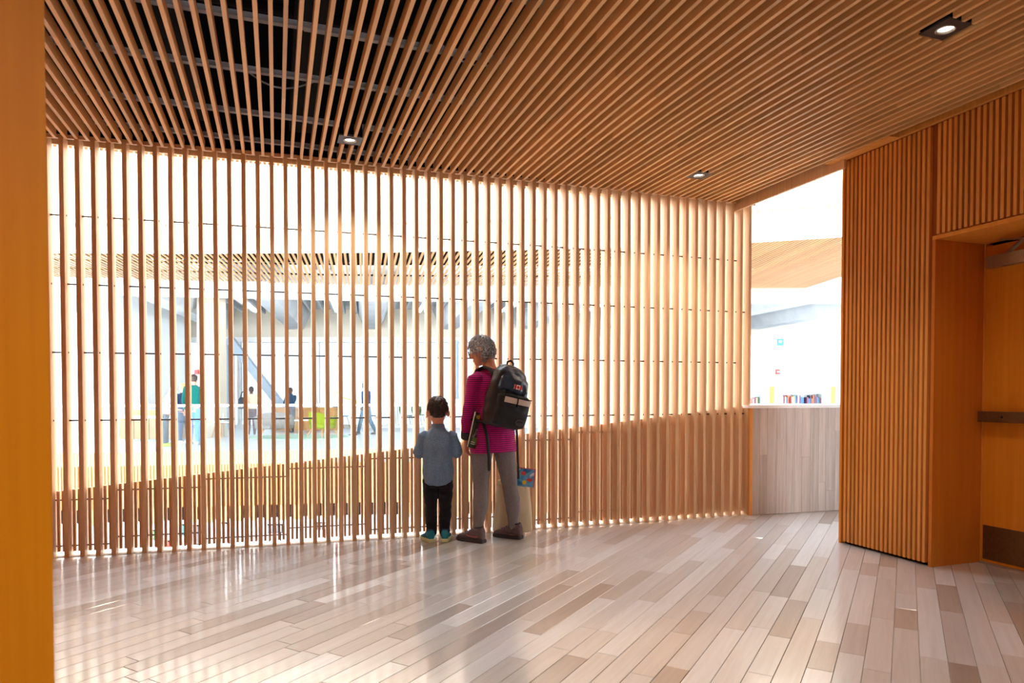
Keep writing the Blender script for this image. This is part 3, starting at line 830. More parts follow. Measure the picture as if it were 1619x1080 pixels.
# ------------------------------------------------------------------ figures
def cloth(name, c, c2=None, stripe=0.0, rough=.9, weave=120, noise=.2, bump=.15):
    nt = NT(name); nt.b.inputs['Roughness'].default_value = rough; nt.b.inputs['Sheen Weight'].default_value = .15
    nt.b.inputs['Specular IOR Level'].default_value = .2
    tc = nt.n('ShaderNodeTexCoord')
    nz = nt.n('ShaderNodeTexNoise', Scale=float(weave), Detail=3.0); nt.l(tc.outputs['Object'], nz.inputs['Vector'])
    a = srgb(*c); lo = tuple(k * (1 - noise) for k in a[:3]) + (1,); hi = tuple(min(1, k * (1 + noise)) for k in a[:3]) + (1,)
    rp = ramp(nt, [(.3, lo), (.7, hi)]); nt.l(nz.outputs['Fac'], rp.inputs[0]); col = rp.outputs[0]
    if stripe:
        sx = nt.n('ShaderNodeSeparateXYZ'); nt.l(tc.outputs['Object'], sx.inputs[0])
        n2 = nt.n('ShaderNodeTexNoise', Scale=9.0); nt.l(tc.outputs['Object'], n2.inputs['Vector'])
        ad = nt.n('ShaderNodeMath', operation='MULTIPLY_ADD'); ad.inputs[1].default_value = .012; nt.l(n2.outputs['Fac'], ad.inputs[0]); nt.l(sx.outputs[2], ad.inputs[2])
        dv = nt.n('ShaderNodeMath', operation='DIVIDE'); dv.inputs[1].default_value = stripe; nt.l(ad.outputs[0], dv.inputs[0])
        fr_ = nt.n('ShaderNodeMath', operation='FRACT'); nt.l(dv.outputs[0], fr_.inputs[0])
        r2 = ramp(nt, [(.52, (0, 0, 0, 1)), (.60, (1, 1, 1, 1)), (.92, (1, 1, 1, 1)), (1.0, (0, 0, 0, 1))]); nt.l(fr_.outputs[0], r2.inputs[0])
        mx = nt.n('ShaderNodeMixRGB'); nt.l(r2.outputs[0], mx.inputs[0]); nt.l(col, mx.inputs[1]); mx.inputs[2].default_value = srgb(*c2); col = mx.outputs[0]
    nt.l(col, nt.b.inputs['Base Color'])
    bp = nt.n('ShaderNodeBump', Strength=bump, Distance=.004); nt.l(nz.outputs['Fac'], bp.inputs['Height']); nt.l(bp.outputs[0], nt.b.inputs['Normal'])
    return nt.m
def skin_mat(name, c):
    m = plain(name, c, .5, noise=.08, nscale=20, spec=.3)
    b = m.node_tree.nodes['Principled BSDF']
    b.inputs['Subsurface Weight'].default_value = .12; b.inputs['Subsurface Radius'].default_value = (.012, .005, .003); b.inputs['Subsurface Scale'].default_value = 1.0
    return m
def hair_mat(name, c1, c2):
    nt = NT(name); nt.b.inputs['Roughness'].default_value = .5; nt.b.inputs['Specular IOR Level'].default_value = .35
    tc = nt.n('ShaderNodeTexCoord'); nz = nt.n('ShaderNodeTexNoise', Scale=70.0, Detail=4.0, Roughness=.7); nt.l(tc.outputs['Object'], nz.inputs['Vector'])
    rp = ramp(nt, [(.35, srgb(*c1)), (.65, srgb(*c2))]); nt.l(nz.outputs['Fac'], rp.inputs[0]); nt.l(rp.outputs[0], nt.b.inputs['Base Color'])
    bp = nt.n('ShaderNodeBump', Strength=.5, Distance=.004); nt.l(nz.outputs['Fac'], bp.inputs['Height']); nt.l(bp.outputs[0], nt.b.inputs['Normal'])
    return nt.m
def yaw_vec(a):     # a: turn to the left; returns facing and right vectors
    return Vector((-math.sin(a), math.cos(a), 0)), Vector((math.cos(a), math.sin(a), 0))
HEADP = [(-.118, .026, .03, .050), (-.10, .044, .052, .038), (-.07, .058, .072, .022), (-.03, .069, .088, .006), (.01, .075, .096, 0), (.05, .077, .099, -.004), (.085, .066, .086, -.006), (.108, .044, .058, -.006), (.12, .016, .02, -.006)]
def head(m, Hm, k, full=True):
    """Hm: head matrix (x right, y face, z up), k scale"""
    f = lambda x, y, z: Hm @ Vector((x * k, y * k, z * k)); d = lambda x, y, z: (Hm.to_3x3() @ Vector((x, y, z))) * k
    m.loft([(f(0, yo, z), d(rx, 0, 0), d(0, ry, 0)) for z, rx, ry, yo in HEADP], 24)
    m.loft([(f(0, .10, .022), d(.008, 0, 0), d(0, .012, 0)), (f(0, .108, -.01), d(.012, 0, 0), d(0, .016, 0)), (f(0, .112, -.028), d(.017, 0, 0), d(0, .018, 0)), (f(0, .098, -.038), d(.012, 0, 0), d(0, .012, 0))], 10)   # nose
    m.loft([(f(0, .083, -.058), d(.022, 0, 0), d(0, .016, 0)), (f(0, .087, -.064), d(.026, 0, 0), d(0, .017, 0)), (f(0, .083, -.073), d(.02, 0, 0), d(0, .016, 0))], 12)  # lips
    m.loft([(f(0, .074, .028), d(.052, 0, 0), d(0, .022, 0)), (f(0, .076, .036), d(.05, 0, 0), d(0, .022, 0))], 14)  # brow
    for s in (-1, 1):
        m.ball(f(s * .077, -.012, -.008), .011 * k, .019 * k, .032 * k, Hm.to_3x3().to_4x4() @ Matrix.Rotation(s * R(-18), 4, 'Z'))
        m.ball(f(s * .03, .074, -.035), .026 * k, .02 * k, .022 * k, Hm.to_3x3().to_4x4())   # cheek
def hand(m, w_, d, n, t, k=1.0, curl=.6, spread=.0):
    """wrist point, finger direction, palm normal (curl side), thumb side"""
    w_, d, n, t = Vector(w_), Vector(d).normalized(), Vector(n).normalized(), Vector(t).normalized()
    m.loft([(w_ - d * .02 * k, t * .027 * k, n * .020 * k), (w_ + d * .02 * k, t * .033 * k, n * .017 * k), (w_ + d * .06 * k, t * .041 * k, n * .0155 * k), (w_ + d * .092 * k, t * .040 * k, n * .012 * k)], 16, 2.6)
    for i, (o, L, r) in enumerate(((.030, .070, .0088), (.0105, .080, .0092), (-.0095, .074, .0088), (-.029, .058, .0078))):
        p = w_ + d * (.086 - abs(i - 1.2) * .003) * k + t * o * k; c = curl * (.85 + .12 * i); pts = [p - d * .02 * k, p]; a = c * .45
        for fr_, st in ((.46, .8), (.30, .75), (.24, .5)):
            v = d * math.cos(a) + n * math.sin(a) + t * (spread * (o / .03)); p = p + v.normalized() * L * fr_ * k; pts.append(p); a += c * st
        m.tube(pts, [r * k, r * k, r * .96 * k, r * .9 * k, r * .78 * k], 8)
    b = w_ + d * .022 * k + t * .024 * k
    m.tube([b, b + (t * .8 + d * .55 + n * .35) * .030 * k, b + (t * .95 + d * 1.15 + n * .7) * .042 * k, b + (t * .95 + d * 1.7 + n * 1.0) * .048 * k], [.0135 * k, .0125 * k, .0105 * k, .0085 * k], 8)
def shoe(parent, heel, ang, L, mats, name='shoe', hi=.112, wd=.043):
    """heel: rear centre on the ground; ang: pointing direction from +Y to the left"""
    F, Rv = yaw_vec(ang); heel = Vector(heel); Z = Vector((0, 0, 1))
    prof = [(0.0, .5, .80), (.04, .74, 1.0), (.16, .84, .99), (.30, .82, .96), (.43, .86, .80), (.6, .98, .54), (.75, 1.05, .42), (.88, .92, .34), (.97, .6, .26), (1.0, .3, .2)]
    m = MB()
    m.loft([(heel + F * (u * L) + Z * (.018 + h * hi * .5), Rv * (w_ * wd), Z * (h * hi * .5)) for u, w_, h in prof], 18, 2.5)
    s = m.organic(name, mats[0], parent, .004, 3)
    so = MB()
    def outline(k, z): 
        out = []
        for sgn, seq in ((1, prof), (-1, prof[::-1])):
            for u, w_, h in seq: out.append(heel + F * ((u - .5) * L * (1 + .05 * k) + .5 * L) + Rv * (sgn * (w_ * wd + .004 * k)) + Z * z)
        return out
    so.rings([outline(.2, .0), outline(1, .006), outline(1, .024), outline(.2, .03)]); so.build('sole', mats[1], s)
    lc = MB()
    for i in range(4):
        u = .46 + .075 * i; h = np.interp(u, [p[0] for p in prof], [p[2] for p in prof]) * hi + .0185
        a = heel + F * (u * L) + Z * h
        lc.tube([a - Rv * .022 - Z * .009, a - Rv * .01 + Z * .001, a + F * .006 + Z * .003, a + Rv * .01 + F * .01 + Z * .001, a + Rv * .022 + F * .012 - Z * .009], .0035, 6)
    lc.build('laces', mats[2], s, True)
    cl = MB(); cz = .018 + hi * .985
    cl.tube([heel + F * (L * .20 + L * .15 * math.cos(a)) + Rv * (wd * .74 * math.sin(a)) + Z * (cz - .012 * (1 + math.cos(a)) * .5) for a in np.linspace(0, 2 * math.pi, 19)], .0065, 8, rounded=False)
    cl.build('ankle_collar', mats[1] if mats[1] != M.get('limes') else mats[2], s, True)
    st = MB()
    for sg in (-1, 1):
        pts = [heel + F * (u * L) + Rv * (sg * (np.interp(u, [p[0] for p in prof], [p[1] for p in prof]) * wd + .0015)) + Z * z for u, z in ((.16, .05), (.3, .046), (.44, .05), (.55, .058))]
        st.tube(pts, .0045, 6, flat=.6)
    st.build('side_stripe', mats[3], s, True)
    return s
def torso_loft(m, secs, F, Rv, e=2.3, n=28):
    m.loft([(Vector(c) , Rv * rx, F * ry) for c, rx, ry in secs], n, e)
def tufts(m, Hm, k, n, seed, L, r, cond, dirf, sc=(1, 1, 1), lift=.006):
    rnd = random.Random(seed); R3 = Hm.to_3x3(); made = 0
    while made < n:
        z = rnd.uniform(-1, 1); a = rnd.uniform(0, 2 * math.pi); q = math.sqrt(1 - z * z)
        nrm = Vector((q * math.cos(a), q * math.sin(a), z))
        if not cond(nrm): continue
        made += 1
        p = Vector((nrm.x * .080 * sc[0], nrm.y * .101 * sc[1] - .004, nrm.z * .118 * sc[2] + .004)) * k
        d = dirf(nrm, rnd); d = (d - nrm * d.dot(nrm)); d = d.normalized() if d.length > 1e-4 else Vector((1, 0, 0))
        s_ = nrm.cross(d); l = L * rnd.uniform(.7, 1.3) * k; w = rnd.uniform(-.4, .4)
        pts = [p - nrm * .004 * k]
        for i in range(1, 4): t = i / 3; pts.append(p + d * l * t + s_ * (w * l * t * t) + nrm * (lift * k * math.sin(t * 2.6)))
        m.tube([Hm @ x for x in pts], [r * k, r * k * 1.1, r * k * .8, r * k * .3], 5, rounded=False)

# ---- the woman
wr = thing('person', 'grey-haired person in a magenta striped tunic and grey leggings, wearing a black backpack', 'person', (-.155, 5.50, 0))
M['skin_w'] = skin_mat('fair_skin', (214, 150, 122)); M['skin_b'] = skin_mat('child_skin', (224, 160, 130)); M['skin_d'] = skin_mat('deep_skin', (96, 62, 48))
M['tunic'] = cloth('magenta_striped_knit', (196, 22, 118), (92, 20, 84), .0165, weave=160)
M['legging'] = cloth('grey_marl', (124, 118, 120), weave=260, noise=.35)
M['cuff'] = cloth('charcoal_cuff', (58, 58, 66))
M['greyhair'] = hair_mat('grey_hair', (96, 96, 106), (206, 210, 220))
M['shoe_w'] = plain('plum_grey_shoe', (100, 84, 88), .6, noise=.2, nscale=60, bump=.2)
M['sole_w'] = plain('dark_sole', (50, 42, 46), .6); M['coral'] = plain('coral_accent', (208, 92, 74), .5); M['lace_p'] = plain('purple_lace', (96, 70, 130), .7)
psi = R(33); F, Rv = yaw_vec(psi); Z = Vector((0, 0, 1))
def wv(r, f, z): return Rv * r + F * f + Z * z
m = MB()
HIP_L, KNEE_L, ANK_L = Vector((-.085, -.045, .84)), Vector((-.100, -.025, .43)), Vector((-.122, -.060, .075))
HIP_R, KNEE_R, ANK_R = Vector((.075, .05, .84)), Vector((.140, .075, .42)), Vector((.168, .080, .075))
LEG = [(0, .088), (.35, .077), (.75, .060), (1.0, .050)]
def leg(mm, h, kn, an, g=0.0, low=.075):
    pts, rad = [], []
    for t, r in ((0, .086), (.3, .080), (.65, .066), (.93, .054)): pts.append(h.lerp(kn, t)); rad.append(r + g)
    back = -F * .014
    for t, r, b in ((.12, .051, .3), (.32, .055, 1), (.55, .048, .8), (.8, .036, .2), (1.0, .033, 0)): pts.append(kn.lerp(an, t) + back * b); rad.append(r + g)
    mm.tube(pts, rad, 18)
leg(m, HIP_L, KNEE_L, ANK_L); leg(m, HIP_R, KNEE_R, ANK_R)
for a_, ang in ((ANK_L, R(58)), (ANK_R, R(62))):
    f2, r2 = yaw_vec(ang); m.tube([a_ - f2 * .02 - Z * .03, a_ + f2 * .06 - Z * .035, a_ + f2 * .12 - Z * .045], [.03, .028, .022], 10)
torso_loft(m, [(wv(0, 0, .80), .13, .09), (wv(0, 0, .88), .158, .112), (wv(0, 0, 1.0), .138, .10), (wv(0, .01, 1.12), .14, .105), (wv(0, .01, 1.24), .155, .108), (wv(0, .015, 1.32), .155, .082), (wv(0, .02, 1.37), .10, .06), (wv(0, .03, 1.41), .056, .056)], F, Rv)
m.tube([wv(0, .025, 1.36), wv(-.01, .045, 1.43), wv(-.015, .065, 1.50)], [.056, .053, .054], 16)
SHL, ELL, WRL = wv(-.165, .0, 1.315), Vector((-.190, -.100, 1.085)), Vector((-.216, -.015, .845))
SHR, ELR, WRR = wv(.165, .0, 1.315), wv(.225, .03, 1.06), wv(.205, .10, .83)
for a_, b_, c_ in ((SHL, ELL, WRL), (SHR, ELR, WRR)):
    m.tube([a_, a_.lerp(b_, .5), b_, b_.lerp(c_, .35), c_], [.048, .042, .037, .036, .026], 14)
hl_d = Vector((.03, .10, -1)); hand(m, WRL + Vector((.002, .004, -.03)), hl_d, Vector((1, .35, .1)), Vector((.25, 1, .1)), .98, .75)
hand(m, WRR + Vector((.0, .005, -.03)), Vector((0, .1, -1)), Vector((-.9, -.3, 0)), Vector((-.3, .9, 0)), .98, 1.5)
hy = psi + R(42)
HW = Matrix.Translation(wv(-.03, .085, 1.548) + Vector((-.02, 0, 0))) @ Matrix.Rotation(hy, 4, 'Z') @ Matrix.Rotation(R(-16), 4, 'X') @ Matrix.Rotation(R(3), 4, 'Y')
head(m, HW, .95)
m.organic('body', M['skin_w'], wr, .0042, 5)
# leggings, tunic, cuffs
m = MB(); leg(m, HIP_L, KNEE_L, ANK_L + Z * .025, .010); leg(m, HIP_R, KNEE_R, ANK_R + Z * .025, .010)
torso_loft(m, [(wv(0, 0, .79), .135, .095), (wv(0, 0, .9), .166, .118), (wv(0, 0, .97), .15, .11)], F, Rv)
m.organic('leggings', M['legging'], wr, .005, 4, (.004, (14, 14, 22)))
m = MB()
torso_loft(m, [(wv(0, 0, .725), .196, .140), (wv(0, 0, .74), .200, .146), (wv(0, -.002, .86), .192, .142), (wv(0, 0, .98), .170, .126), (wv(0, .005, 1.10), .162, .122), (wv(0, .01, 1.22), .172, .124), (wv(0, .012, 1.31), .178, .100), (wv(0, .018, 1.365), .125, .076), (wv(0, .026, 1.40), .068, .064)], F, Rv, 2.2)
for a_, b_, c_ in ((SHL, ELL, WRL), (SHR, ELR, WRR)):
    m.tube([a_ + (SHL + SHR - a_ * 2) * .06, a_, a_.lerp(b_, .5), b_, b_.lerp(c_, .4), a_ * 0 + c_ + (b_ - c_) * .12], [.064, .062, .056, .050, .050, .044], 16)
m.organic('tunic', M['tunic'], wr, .005, 5, (.009, (11, 11, 15)))
for c_, b_ in ((WRL, ELL), (WRR, ELR)):
    m = MB(); dd = (b_ - c_).normalized(); m.tube([c_ - dd * .012, c_ + dd * .015, c_ + dd * .052], [.0445, .0465, .0475], 16, rounded=False); m.organic('cuff', M['cuff'], wr, .005, 2)
M['watch'] = plain('watch_strap', (26, 28, 32), .5)
# hair
m = MB(); R3 = HW.to_3x3(); k = .95
f = lambda x, y, z: HW @ Vector((x * k, y * k, z * k)); d = lambda x, y, z: (R3 @ Vector((x, y, z))) * k
m.loft([(f(0, -.058, -.072), d(.036, 0, 0), d(0, .024, 0)), (f(0, -.046, -.050), d(.062, 0, 0), d(0, .055, 0)), (f(0, -.028, -.008), d(.079, 0, 0), d(0, .084, 0)), (f(0, -.010, .04), d(.085, 0, 0), d(0, .106, 0)), (f(0, -.004, .085), d(.078, 0, 0), d(0, .101, 0)), (f(0, -.006, .118), d(.054, 0, 0), d(0, .072, 0)), (f(0, -.006, .132), d(.024, 0, 0), d(0, .032, 0))], 24)
h = m.organic('hair', M['greyhair'], wr, .006, 2, (.008, (34, 34, 40)))
m = MB()
tufts(m, HW, k, 460, 3, .05, .0036, lambda n: n.z > -.75 and (n.y < .55 + .5 * n.z) and (n.z > -.15 or n.y < .15), lambda n, r_: Vector((n.x * .4 + r_.uniform(-.5, .5), .7 + r_.uniform(-.5, .3) if n.z > .5 else -.2 + r_.uniform(-.4, .4), -1 + r_.uniform(-.2, .5))), (1.06, 1.05, 1.06), .010)
tag(m.build('hair_locks', M['greyhair'], h, True), kind='stuff')
for s in (-1, 1):
    MB().ball(f(s * .031, .088, .006), .011, .011, .011).build('eye', plain('eye_white', (226, 222, 218), .3) if s < 0 else bpy.data.materials['eye_white'], wr, True)
# glasses
gl = MB()
for s in (-1, 1):
    pts = [f(s * .034 + .027 * math.cos(a), .118 - .012 * abs(s * .034 + .027 * math.cos(a)) / .06, .002 + .021 * math.sin(a)) for a in np.linspace(0, 2 * math.pi, 17)]
    gl.tube(pts, .0022, 6, rounded=False)
    gl.tube([f(s * .061, .107, .008), f(s * .083, .06, .010), f(s * .084, -.005, .008), f(s * .082, -.02, -.008)], .0024, 6)
gl.tube([f(-.008, .120, .006), f(.008, .120, .006)], .0022, 6)
gl.build('glasses', M['steel'], wr, True)
sh = shoe(wr, (-.070, -.105, 0), R(56), .262, (M['shoe_w'], M['sole_w'], M['lace_p'], M['coral'])); sh['label'] = 'plum grey trail shoe with coral stripe'
shoe(wr, (.232, .045, 0), R(60), .262, (M['shoe_w'], M['sole_w'], M['lace_p'], M['sole_w']))

# ---- her backpack
PB = Matrix.Translation(Vector((-.155, 5.50, 0)) + wv(-.005, -.125, 1.185)) @ Matrix.Rotation(psi, 4, 'Z') @ Matrix.Rotation(R(11), 4, 'Y') @ Matrix.Rotation(R(8), 4, 'X')
bp = thing('backpack', 'black backpack with a pale stripe and small red flag patch on the grey-haired person\'s back', 'backpack', PB.to_translation())
bp.rotation_euler = PB.to_euler()
M['nylon'] = plain('black_navy_nylon', (18, 22, 32), .42, noise=.4, nscale=14, bump=.25); M['nylonb'] = plain('black_mesh_nylon', (13, 13, 16), .7, noise=.3, nscale=90, bump=.2)
M['sheenblue'] = plain('slate_blue_nylon', (34, 54, 78), .35, noise=.4, nscale=14, bump=.25)
def lf_(secs, e, name, mat, parent, vox=.006, bumps=None):
    return MB().loft([(Vector((x, y, z)), Vector((rx, 0, 0)), Vector((0, ry, 0))) for x, y, z, rx, ry in secs], 28, e).organic(name, mat, parent, vox, 4, bumps)
body = lf_([(0, -.09, -.245, .11, .06), (0, -.10, -.232, .15, .092), (0, -.105, -.15, .172, .105), (0, -.10, 0, .170, .098), (0, -.088, .11, .158, .086), (0, -.072, .19, .132, .068), (0, -.05, .235, .095, .048), (0, -.04, .25, .05, .025)], 2.8, 'main_compartment', M['nylon'], bp, .006, (.012, (11, 11, 14)))
pk = lf_([(.01, -.185, -.225, .11, .035), (.01, -.190, -.21, .14, .05), (.01, -.195, -.10, .146, .055), (.01, -.19, .01, .142, .046), (.01, -.182, .03, .12, .035)], 3.4, 'front_pocket', M['nylonb'], bp, .006, (.006, (14, 14, 18)))
lid = lf_([(.0, -.150, .045, .12, .045), (.0, -.152, .065, .142, .058), (.0, -.130, .14, .132, .062), (.0, -.098, .20, .105, .05), (0, -.075, .225, .07, .03)], 2.6, 'upper_pocket', M['sheenblue'], bp, .006, (.016, (16, 16, 12)))
def front_y(z): return -.247 + (abs(z + .1) ** 2) * .25
def patch_rows(x0, x1, z0, z1, y_of, nx=10, thick=.004):
    mm = MB(); rows = []
    for z in (z0, z1):
        rows.append([Vector((x, y_of(x, z), z)) for x in np.linspace(x0, x1, nx)])
    fr_ = [Vector((p.x, p.y - thick, p.z)) for p in rows[0]], [Vector((p.x, p.y - thick, p.z)) for p in rows[1]]
    mm.rings([[rows[0][i], fr_[0][i], fr_[1][i], rows[1][i]] for i in range(nx)]); return mm
def py(x, z): return -.195 - .050 * (1 - min(1, abs((x - .01) / .150)) ** 3.4) ** (1 / 3.4) - .006
patch_rows(-.105, .135, -.035, .008, py, 14).build('pale_stripe', plain('pale_reflective_tape', (206, 188, 172), .5), pk)
patch_rows(-.112, .142, .012, .020, py, 14).build('pocket_zip', M['duct'], pk)
MB().tube([(.005, py(.005, 0) - .006, .01), (.006, py(0, 0) - .012, -.02), (.004, py(0, 0) - .010, -.055)], .005, 6).build('zip_pull', M['black'], pk, True)
em = MB(); cy_ = py(.07, -.17) - .004
em.loft([((.07, cy_ + .004, -.17), (.040, 0, 0), (0, 0, .026)), ((.07, cy_ - .001, -.17), (.038, 0, 0), (0, 0, .024))], 20)
em = em.build('emblem_badge', plain('grey_emblem', (66, 66, 66), .5), pk)
MB().tube([(.045, cy_ - .004, -.172), (.058, cy_ - .004, -.160), (.07, cy_ - .004, -.172), (.083, cy_ - .004, -.160), (.096, cy_ - .004, -.170)], .003, 6).build('emblem_relief', M['duct'], em, True)
# flag patch: red bars either side of a white field with a red maple leaf
yf = -.222
fl = MB().box(-.034, .034, yf - .004, yf, .076, .112).build('flag_patch', plain('flag_white', (236, 232, 230), .6), bp)
M['flagred'] = plain('flag_red', (206, 26, 36), .6)
for sx in (-1, 1): MB().box(sx * .0255 - .0085, sx * .0255 + .0085, yf - .0052, yf - .004, .076, .112).build('red_bar', M['flagred'], fl)
leafp = [(0, .016), (.0035, .009), (.007, .011), (.0062, .003), (.011, .007), (.0115, .004), (.015, .003), (.013, -.001), (.0145, -.003), (.007, -.008), (.008, -.011), (.0012, -.0098), (.001, -.016)]
lp = [(x, z) for x, z in leafp] + [(-x, z) for x, z in leafp[::-1]][:-1]
mm = MB(); mm.rings([[Vector((x * .95, y, .094 + z * .95)) for x, z in lp] for y in (yf - .004, yf - .0054)]); mm.build('maple_leaf', M['flagred'], fl)
MB().tube([(-.03, -.035, .235), (-.028, -.03, .27), (0, -.028, .285), (.028, -.03, .27), (.03, -.035, .235)], .009, 8, flat=.6).build('haul_loop', M['nylonb'], bp, True)
iPB = PB.inverted(); WO = Vector((-.155, 5.50, 0))
def strap(pts, wdt, name):
    pts = [iPB @ (WO + p) for p in pts]; return MB().tube(pts, wdt, 10, ref=(1, 0, 0), flat=.28).build(name, M['nylonb'], bp, True)
for sx in (-1, 1):
    strap([wv(sx * .075, -.145, 1.345), wv(sx * .085, -.095, 1.395), wv(sx * .095, -.03, 1.412), wv(sx * .105, .05, 1.392), wv(sx * .118, .115, 1.31), wv(sx * .128, .135, 1.2), wv(sx * .150, .10, 1.06), wv(sx * .178, .0, .985), wv(sx * .155, -.12, .97)], .032, 'shoulder_strap')
strap([wv(-.158, -.105, .985), wv(-.140, -.140, .86), wv(-.128, -.150, .70), wv(-.126, -.150, .60)], .015, 'strap_tail')
strap([wv(.17, -.08, .985), wv(.195, -.06, .86), wv(.205, -.055, .70), wv(.21, -.06, .50)], .011, 'strap_tail')

# ---- magazine clamped under the left arm
bo = WO + Vector((-.130, -.125, 0))
t = thing('magazine', 'dark patterned magazine held under the left arm against the magenta tunic', 'magazine', bo + Z * .755)
MG = Matrix.Rotation(R(-14), 4, 'Y') 
t.rotation_euler = (R(4), R(14), R(50))
nt = NT('mottled_magazine_cover'); tc = nt.n('ShaderNodeTexCoord'); vo = nt.n('ShaderNodeTexVoronoi', Scale=28.0); nz = nt.n('ShaderNodeTexNoise', Scale=14.0, Detail=3.0)
nt.l(tc.outputs['Object'], vo.inputs['Vector']); nt.l(tc.outputs['Object'], nz.inputs['Vector'])
rp = ramp(nt, [(.2, srgb(20, 24, 22)), (.42, srgb(54, 70, 44)), (.55, srgb(34, 30, 36)), (.66, srgb(150, 150, 146)), (.75, srgb(40, 44, 40))]); nt.l(nz.outputs['Fac'], rp.inputs[0]); nt.l(rp.outputs[0], nt.b.inputs['Base Color']); nt.b.inputs['Roughness'].default_value = .3
MB().box(-.105, .105, -.007, -.005, 0, .285).build('front_cover', nt.m, t)
MB().box(-.105, .105, .005, .007, 0, .285).build('back_cover', nt.m, t)
MB().box(-.103, .103, -.005, .005, .002, .283).build('pages', M['white'], t)
M['yellow'] = plain('cover_yellow', (236, 206, 30), .4)
MB().loft([((-.06, -.0071, .25), (.022, 0, 0), (0, 0, .017)), ((-.06, -.0078, .25), (.022, 0, 0), (0, 0, .017))], 12).build('yellow_spot', M['yellow'], t)
for q in (.03, .045): MB().box(-.085, -.04, -.0078, -.007, q, q + .005).build('white_line', M['white'], t)
MB().loft([((-.03, -.0071, .06), (.05, 0, 0), (0, 0, .03)), ((-.03, -.0076, .06), (.05, 0, 0), (0, 0, .03))], 12).build('green_spot', plain('cover_green', (96, 130, 60), .4), t)

# ---- cream tote bag with a picture book
tb = WO + Vector((.165, .235, 0))
t = thing('tote_bag', 'cream canvas tote bag hanging in front of the grey-haired person, nearly on the floor', 'bag', tb + Z * .022)
M['canvas'] = cloth('cream_canvas', (226, 212, 178), weave=220, noise=.08)
m = MB()
m.loft([((0, 0, 0), (.155, 0, 0), (0, .035, 0)), ((0, 0, .015), (.172, 0, 0), (0, .050, 0)), ((.0, 0, .17), (.160, 0, 0), (0, .058, 0)), ((0, 0, .32), (.145, 0, 0), (0, .050, 0)), ((0, 0, .435), (.132, 0, 0), (0, .036, 0)), ((0, 0, .44), (.124, 0, 0), (0, .030, 0))], 32, 3)
m.organic('canvas_body', M['canvas'], t, .006, 3, (.012, (9, 9, 7)))
MB().loft([((0, 0, .405), (.139, 0, 0), (0, .044, 0)), ((0, 0, .443), (.134, 0, 0), (0, .039, 0))], 32, 3).build('top_hem', M['canvas'], t, True)
wrl = WO + WRR - (tb + Z * .022)
for sy in (-1, 1):
    hx = wrl.x; hyy = wrl.y; hz = wrl.z - .115
    MB().tube([(-.09, sy * .036, .38), (-.085, sy * .036, .45), (hx - .03, hyy * .7 + sy * .012, hz - .04), (hx - .005, hyy, hz), (hx + .02, hyy * .7 + sy * .012, hz - .04), (.095, sy * .036, .45), (.10, sy * .036, .38)], .013, 8, ref=(0, 0, 1), flat=.3).build('handle', M['canvas'], t, True)
t = thing('picture_book', 'thin blue picture book with pink edge sticking out of the cream tote bag', 'book', tb + Vector((.100, -.056, .415)), R(-6))
t.rotation_euler = (R(-4), R(6), R(-6))
nt = NT('picture_cover'); tc = nt.n('ShaderNodeTexCoord'); nz = nt.n('ShaderNodeTexNoise', Scale=11.0, Detail=1.0); nt.l(tc.outputs['Object'], nz.inputs['Vector'])
rp = ramp(nt, [(.36, srgb(40, 120, 190)), (.47, srgb(110, 190, 226)), (.56, srgb(70, 150, 210)), (.61, srgb(240, 240, 236)), (.66, srgb(60, 140, 200))]); nt.l(nz.outputs['Fac'], rp.inputs[0]); nt.l(rp.outputs[0], nt.b.inputs['Base Color']); nt.b.inputs['Roughness'].default_value = .3
M['pink'] = plain('book_pink', (214, 70, 130), .4); M['redc'] = plain('book_red', (226, 70, 50), .4)
MB().box(-.075, .075, -.005, -.0035, 0, .155).build('front_cover', nt.m, t); MB().box(-.075, .075, .0035, .005, 0, .155).build('back_cover', M['pink'], t)
MB().box(-.073, .073, -.0035, .0035, .002, .153).build('pages', M['white'], t)
MB().box(.066, .0755, -.0062, -.005, 0, .155).build('pink_edge', M['pink'], t); MB().box(-.075, .066, -.0062, -.005, .149, .155).build('pink_edge', M['pink'], t)
for x, z, a_, b_, mt in ((-.025, .11, .022, .018, M['redc']), (-.01, .035, .018, .02, M['yellow']), (.03, .06, .026, .014, M['redc'])):
    MB().loft([((x, -.005, z), (a_, 0, 0), (0, 0, b_)), ((x, -.0063, z), (a_ * .95, 0, 0), (0, 0, b_ * .95))], 9).build('cover_patch', mt, t)

# ---- the boy
br_ = thing('person', 'small child with short dark hair in a blue shirt, black trousers and teal shoes', 'person', (-.600, 5.47, 0))
M['shirt'] = cloth('blue_chambray', (112, 138, 168), weave=200, noise=.4); M['trouser'] = cloth('black_denim', (26, 26, 32), weave=180, noise=.3)
M['brownhair'] = hair_mat('dark_brown_hair', (26, 20, 20), (84, 66, 60))
M['teal'] = plain('teal_mesh', (10, 128, 150), .5, noise=.25, nscale=50, bump=.2); M['limes'] = plain('pale_lime_sole', (206, 214, 170), .5); M['navy'] = plain('navy_trim', (30, 50, 100), .6)
bpsi = R(6); F, Rv = yaw_vec(bpsi)
m = MB()
def bleg(mm, sx, g=0.0, low=.06):
    h, kn, an = wv(sx * .060, 0, .50), wv(sx * .058, .008, .27), wv(sx * .052, -.004, low)
    mm.tube([h, h.lerp(kn, .5), kn, kn.lerp(an, .35) - F * .006, an], [.058 + g, .052 + g, .042 + g, .041 + g * 1.2, .030 + g * 1.6], 16)
for s in (-1, 1):
    bleg(m, s); m.tube([wv(s * .052, -.01, .04), wv(s * .06, .06, .03), wv(s * .064, .10, .025)], [.026, .024, .018], 10)
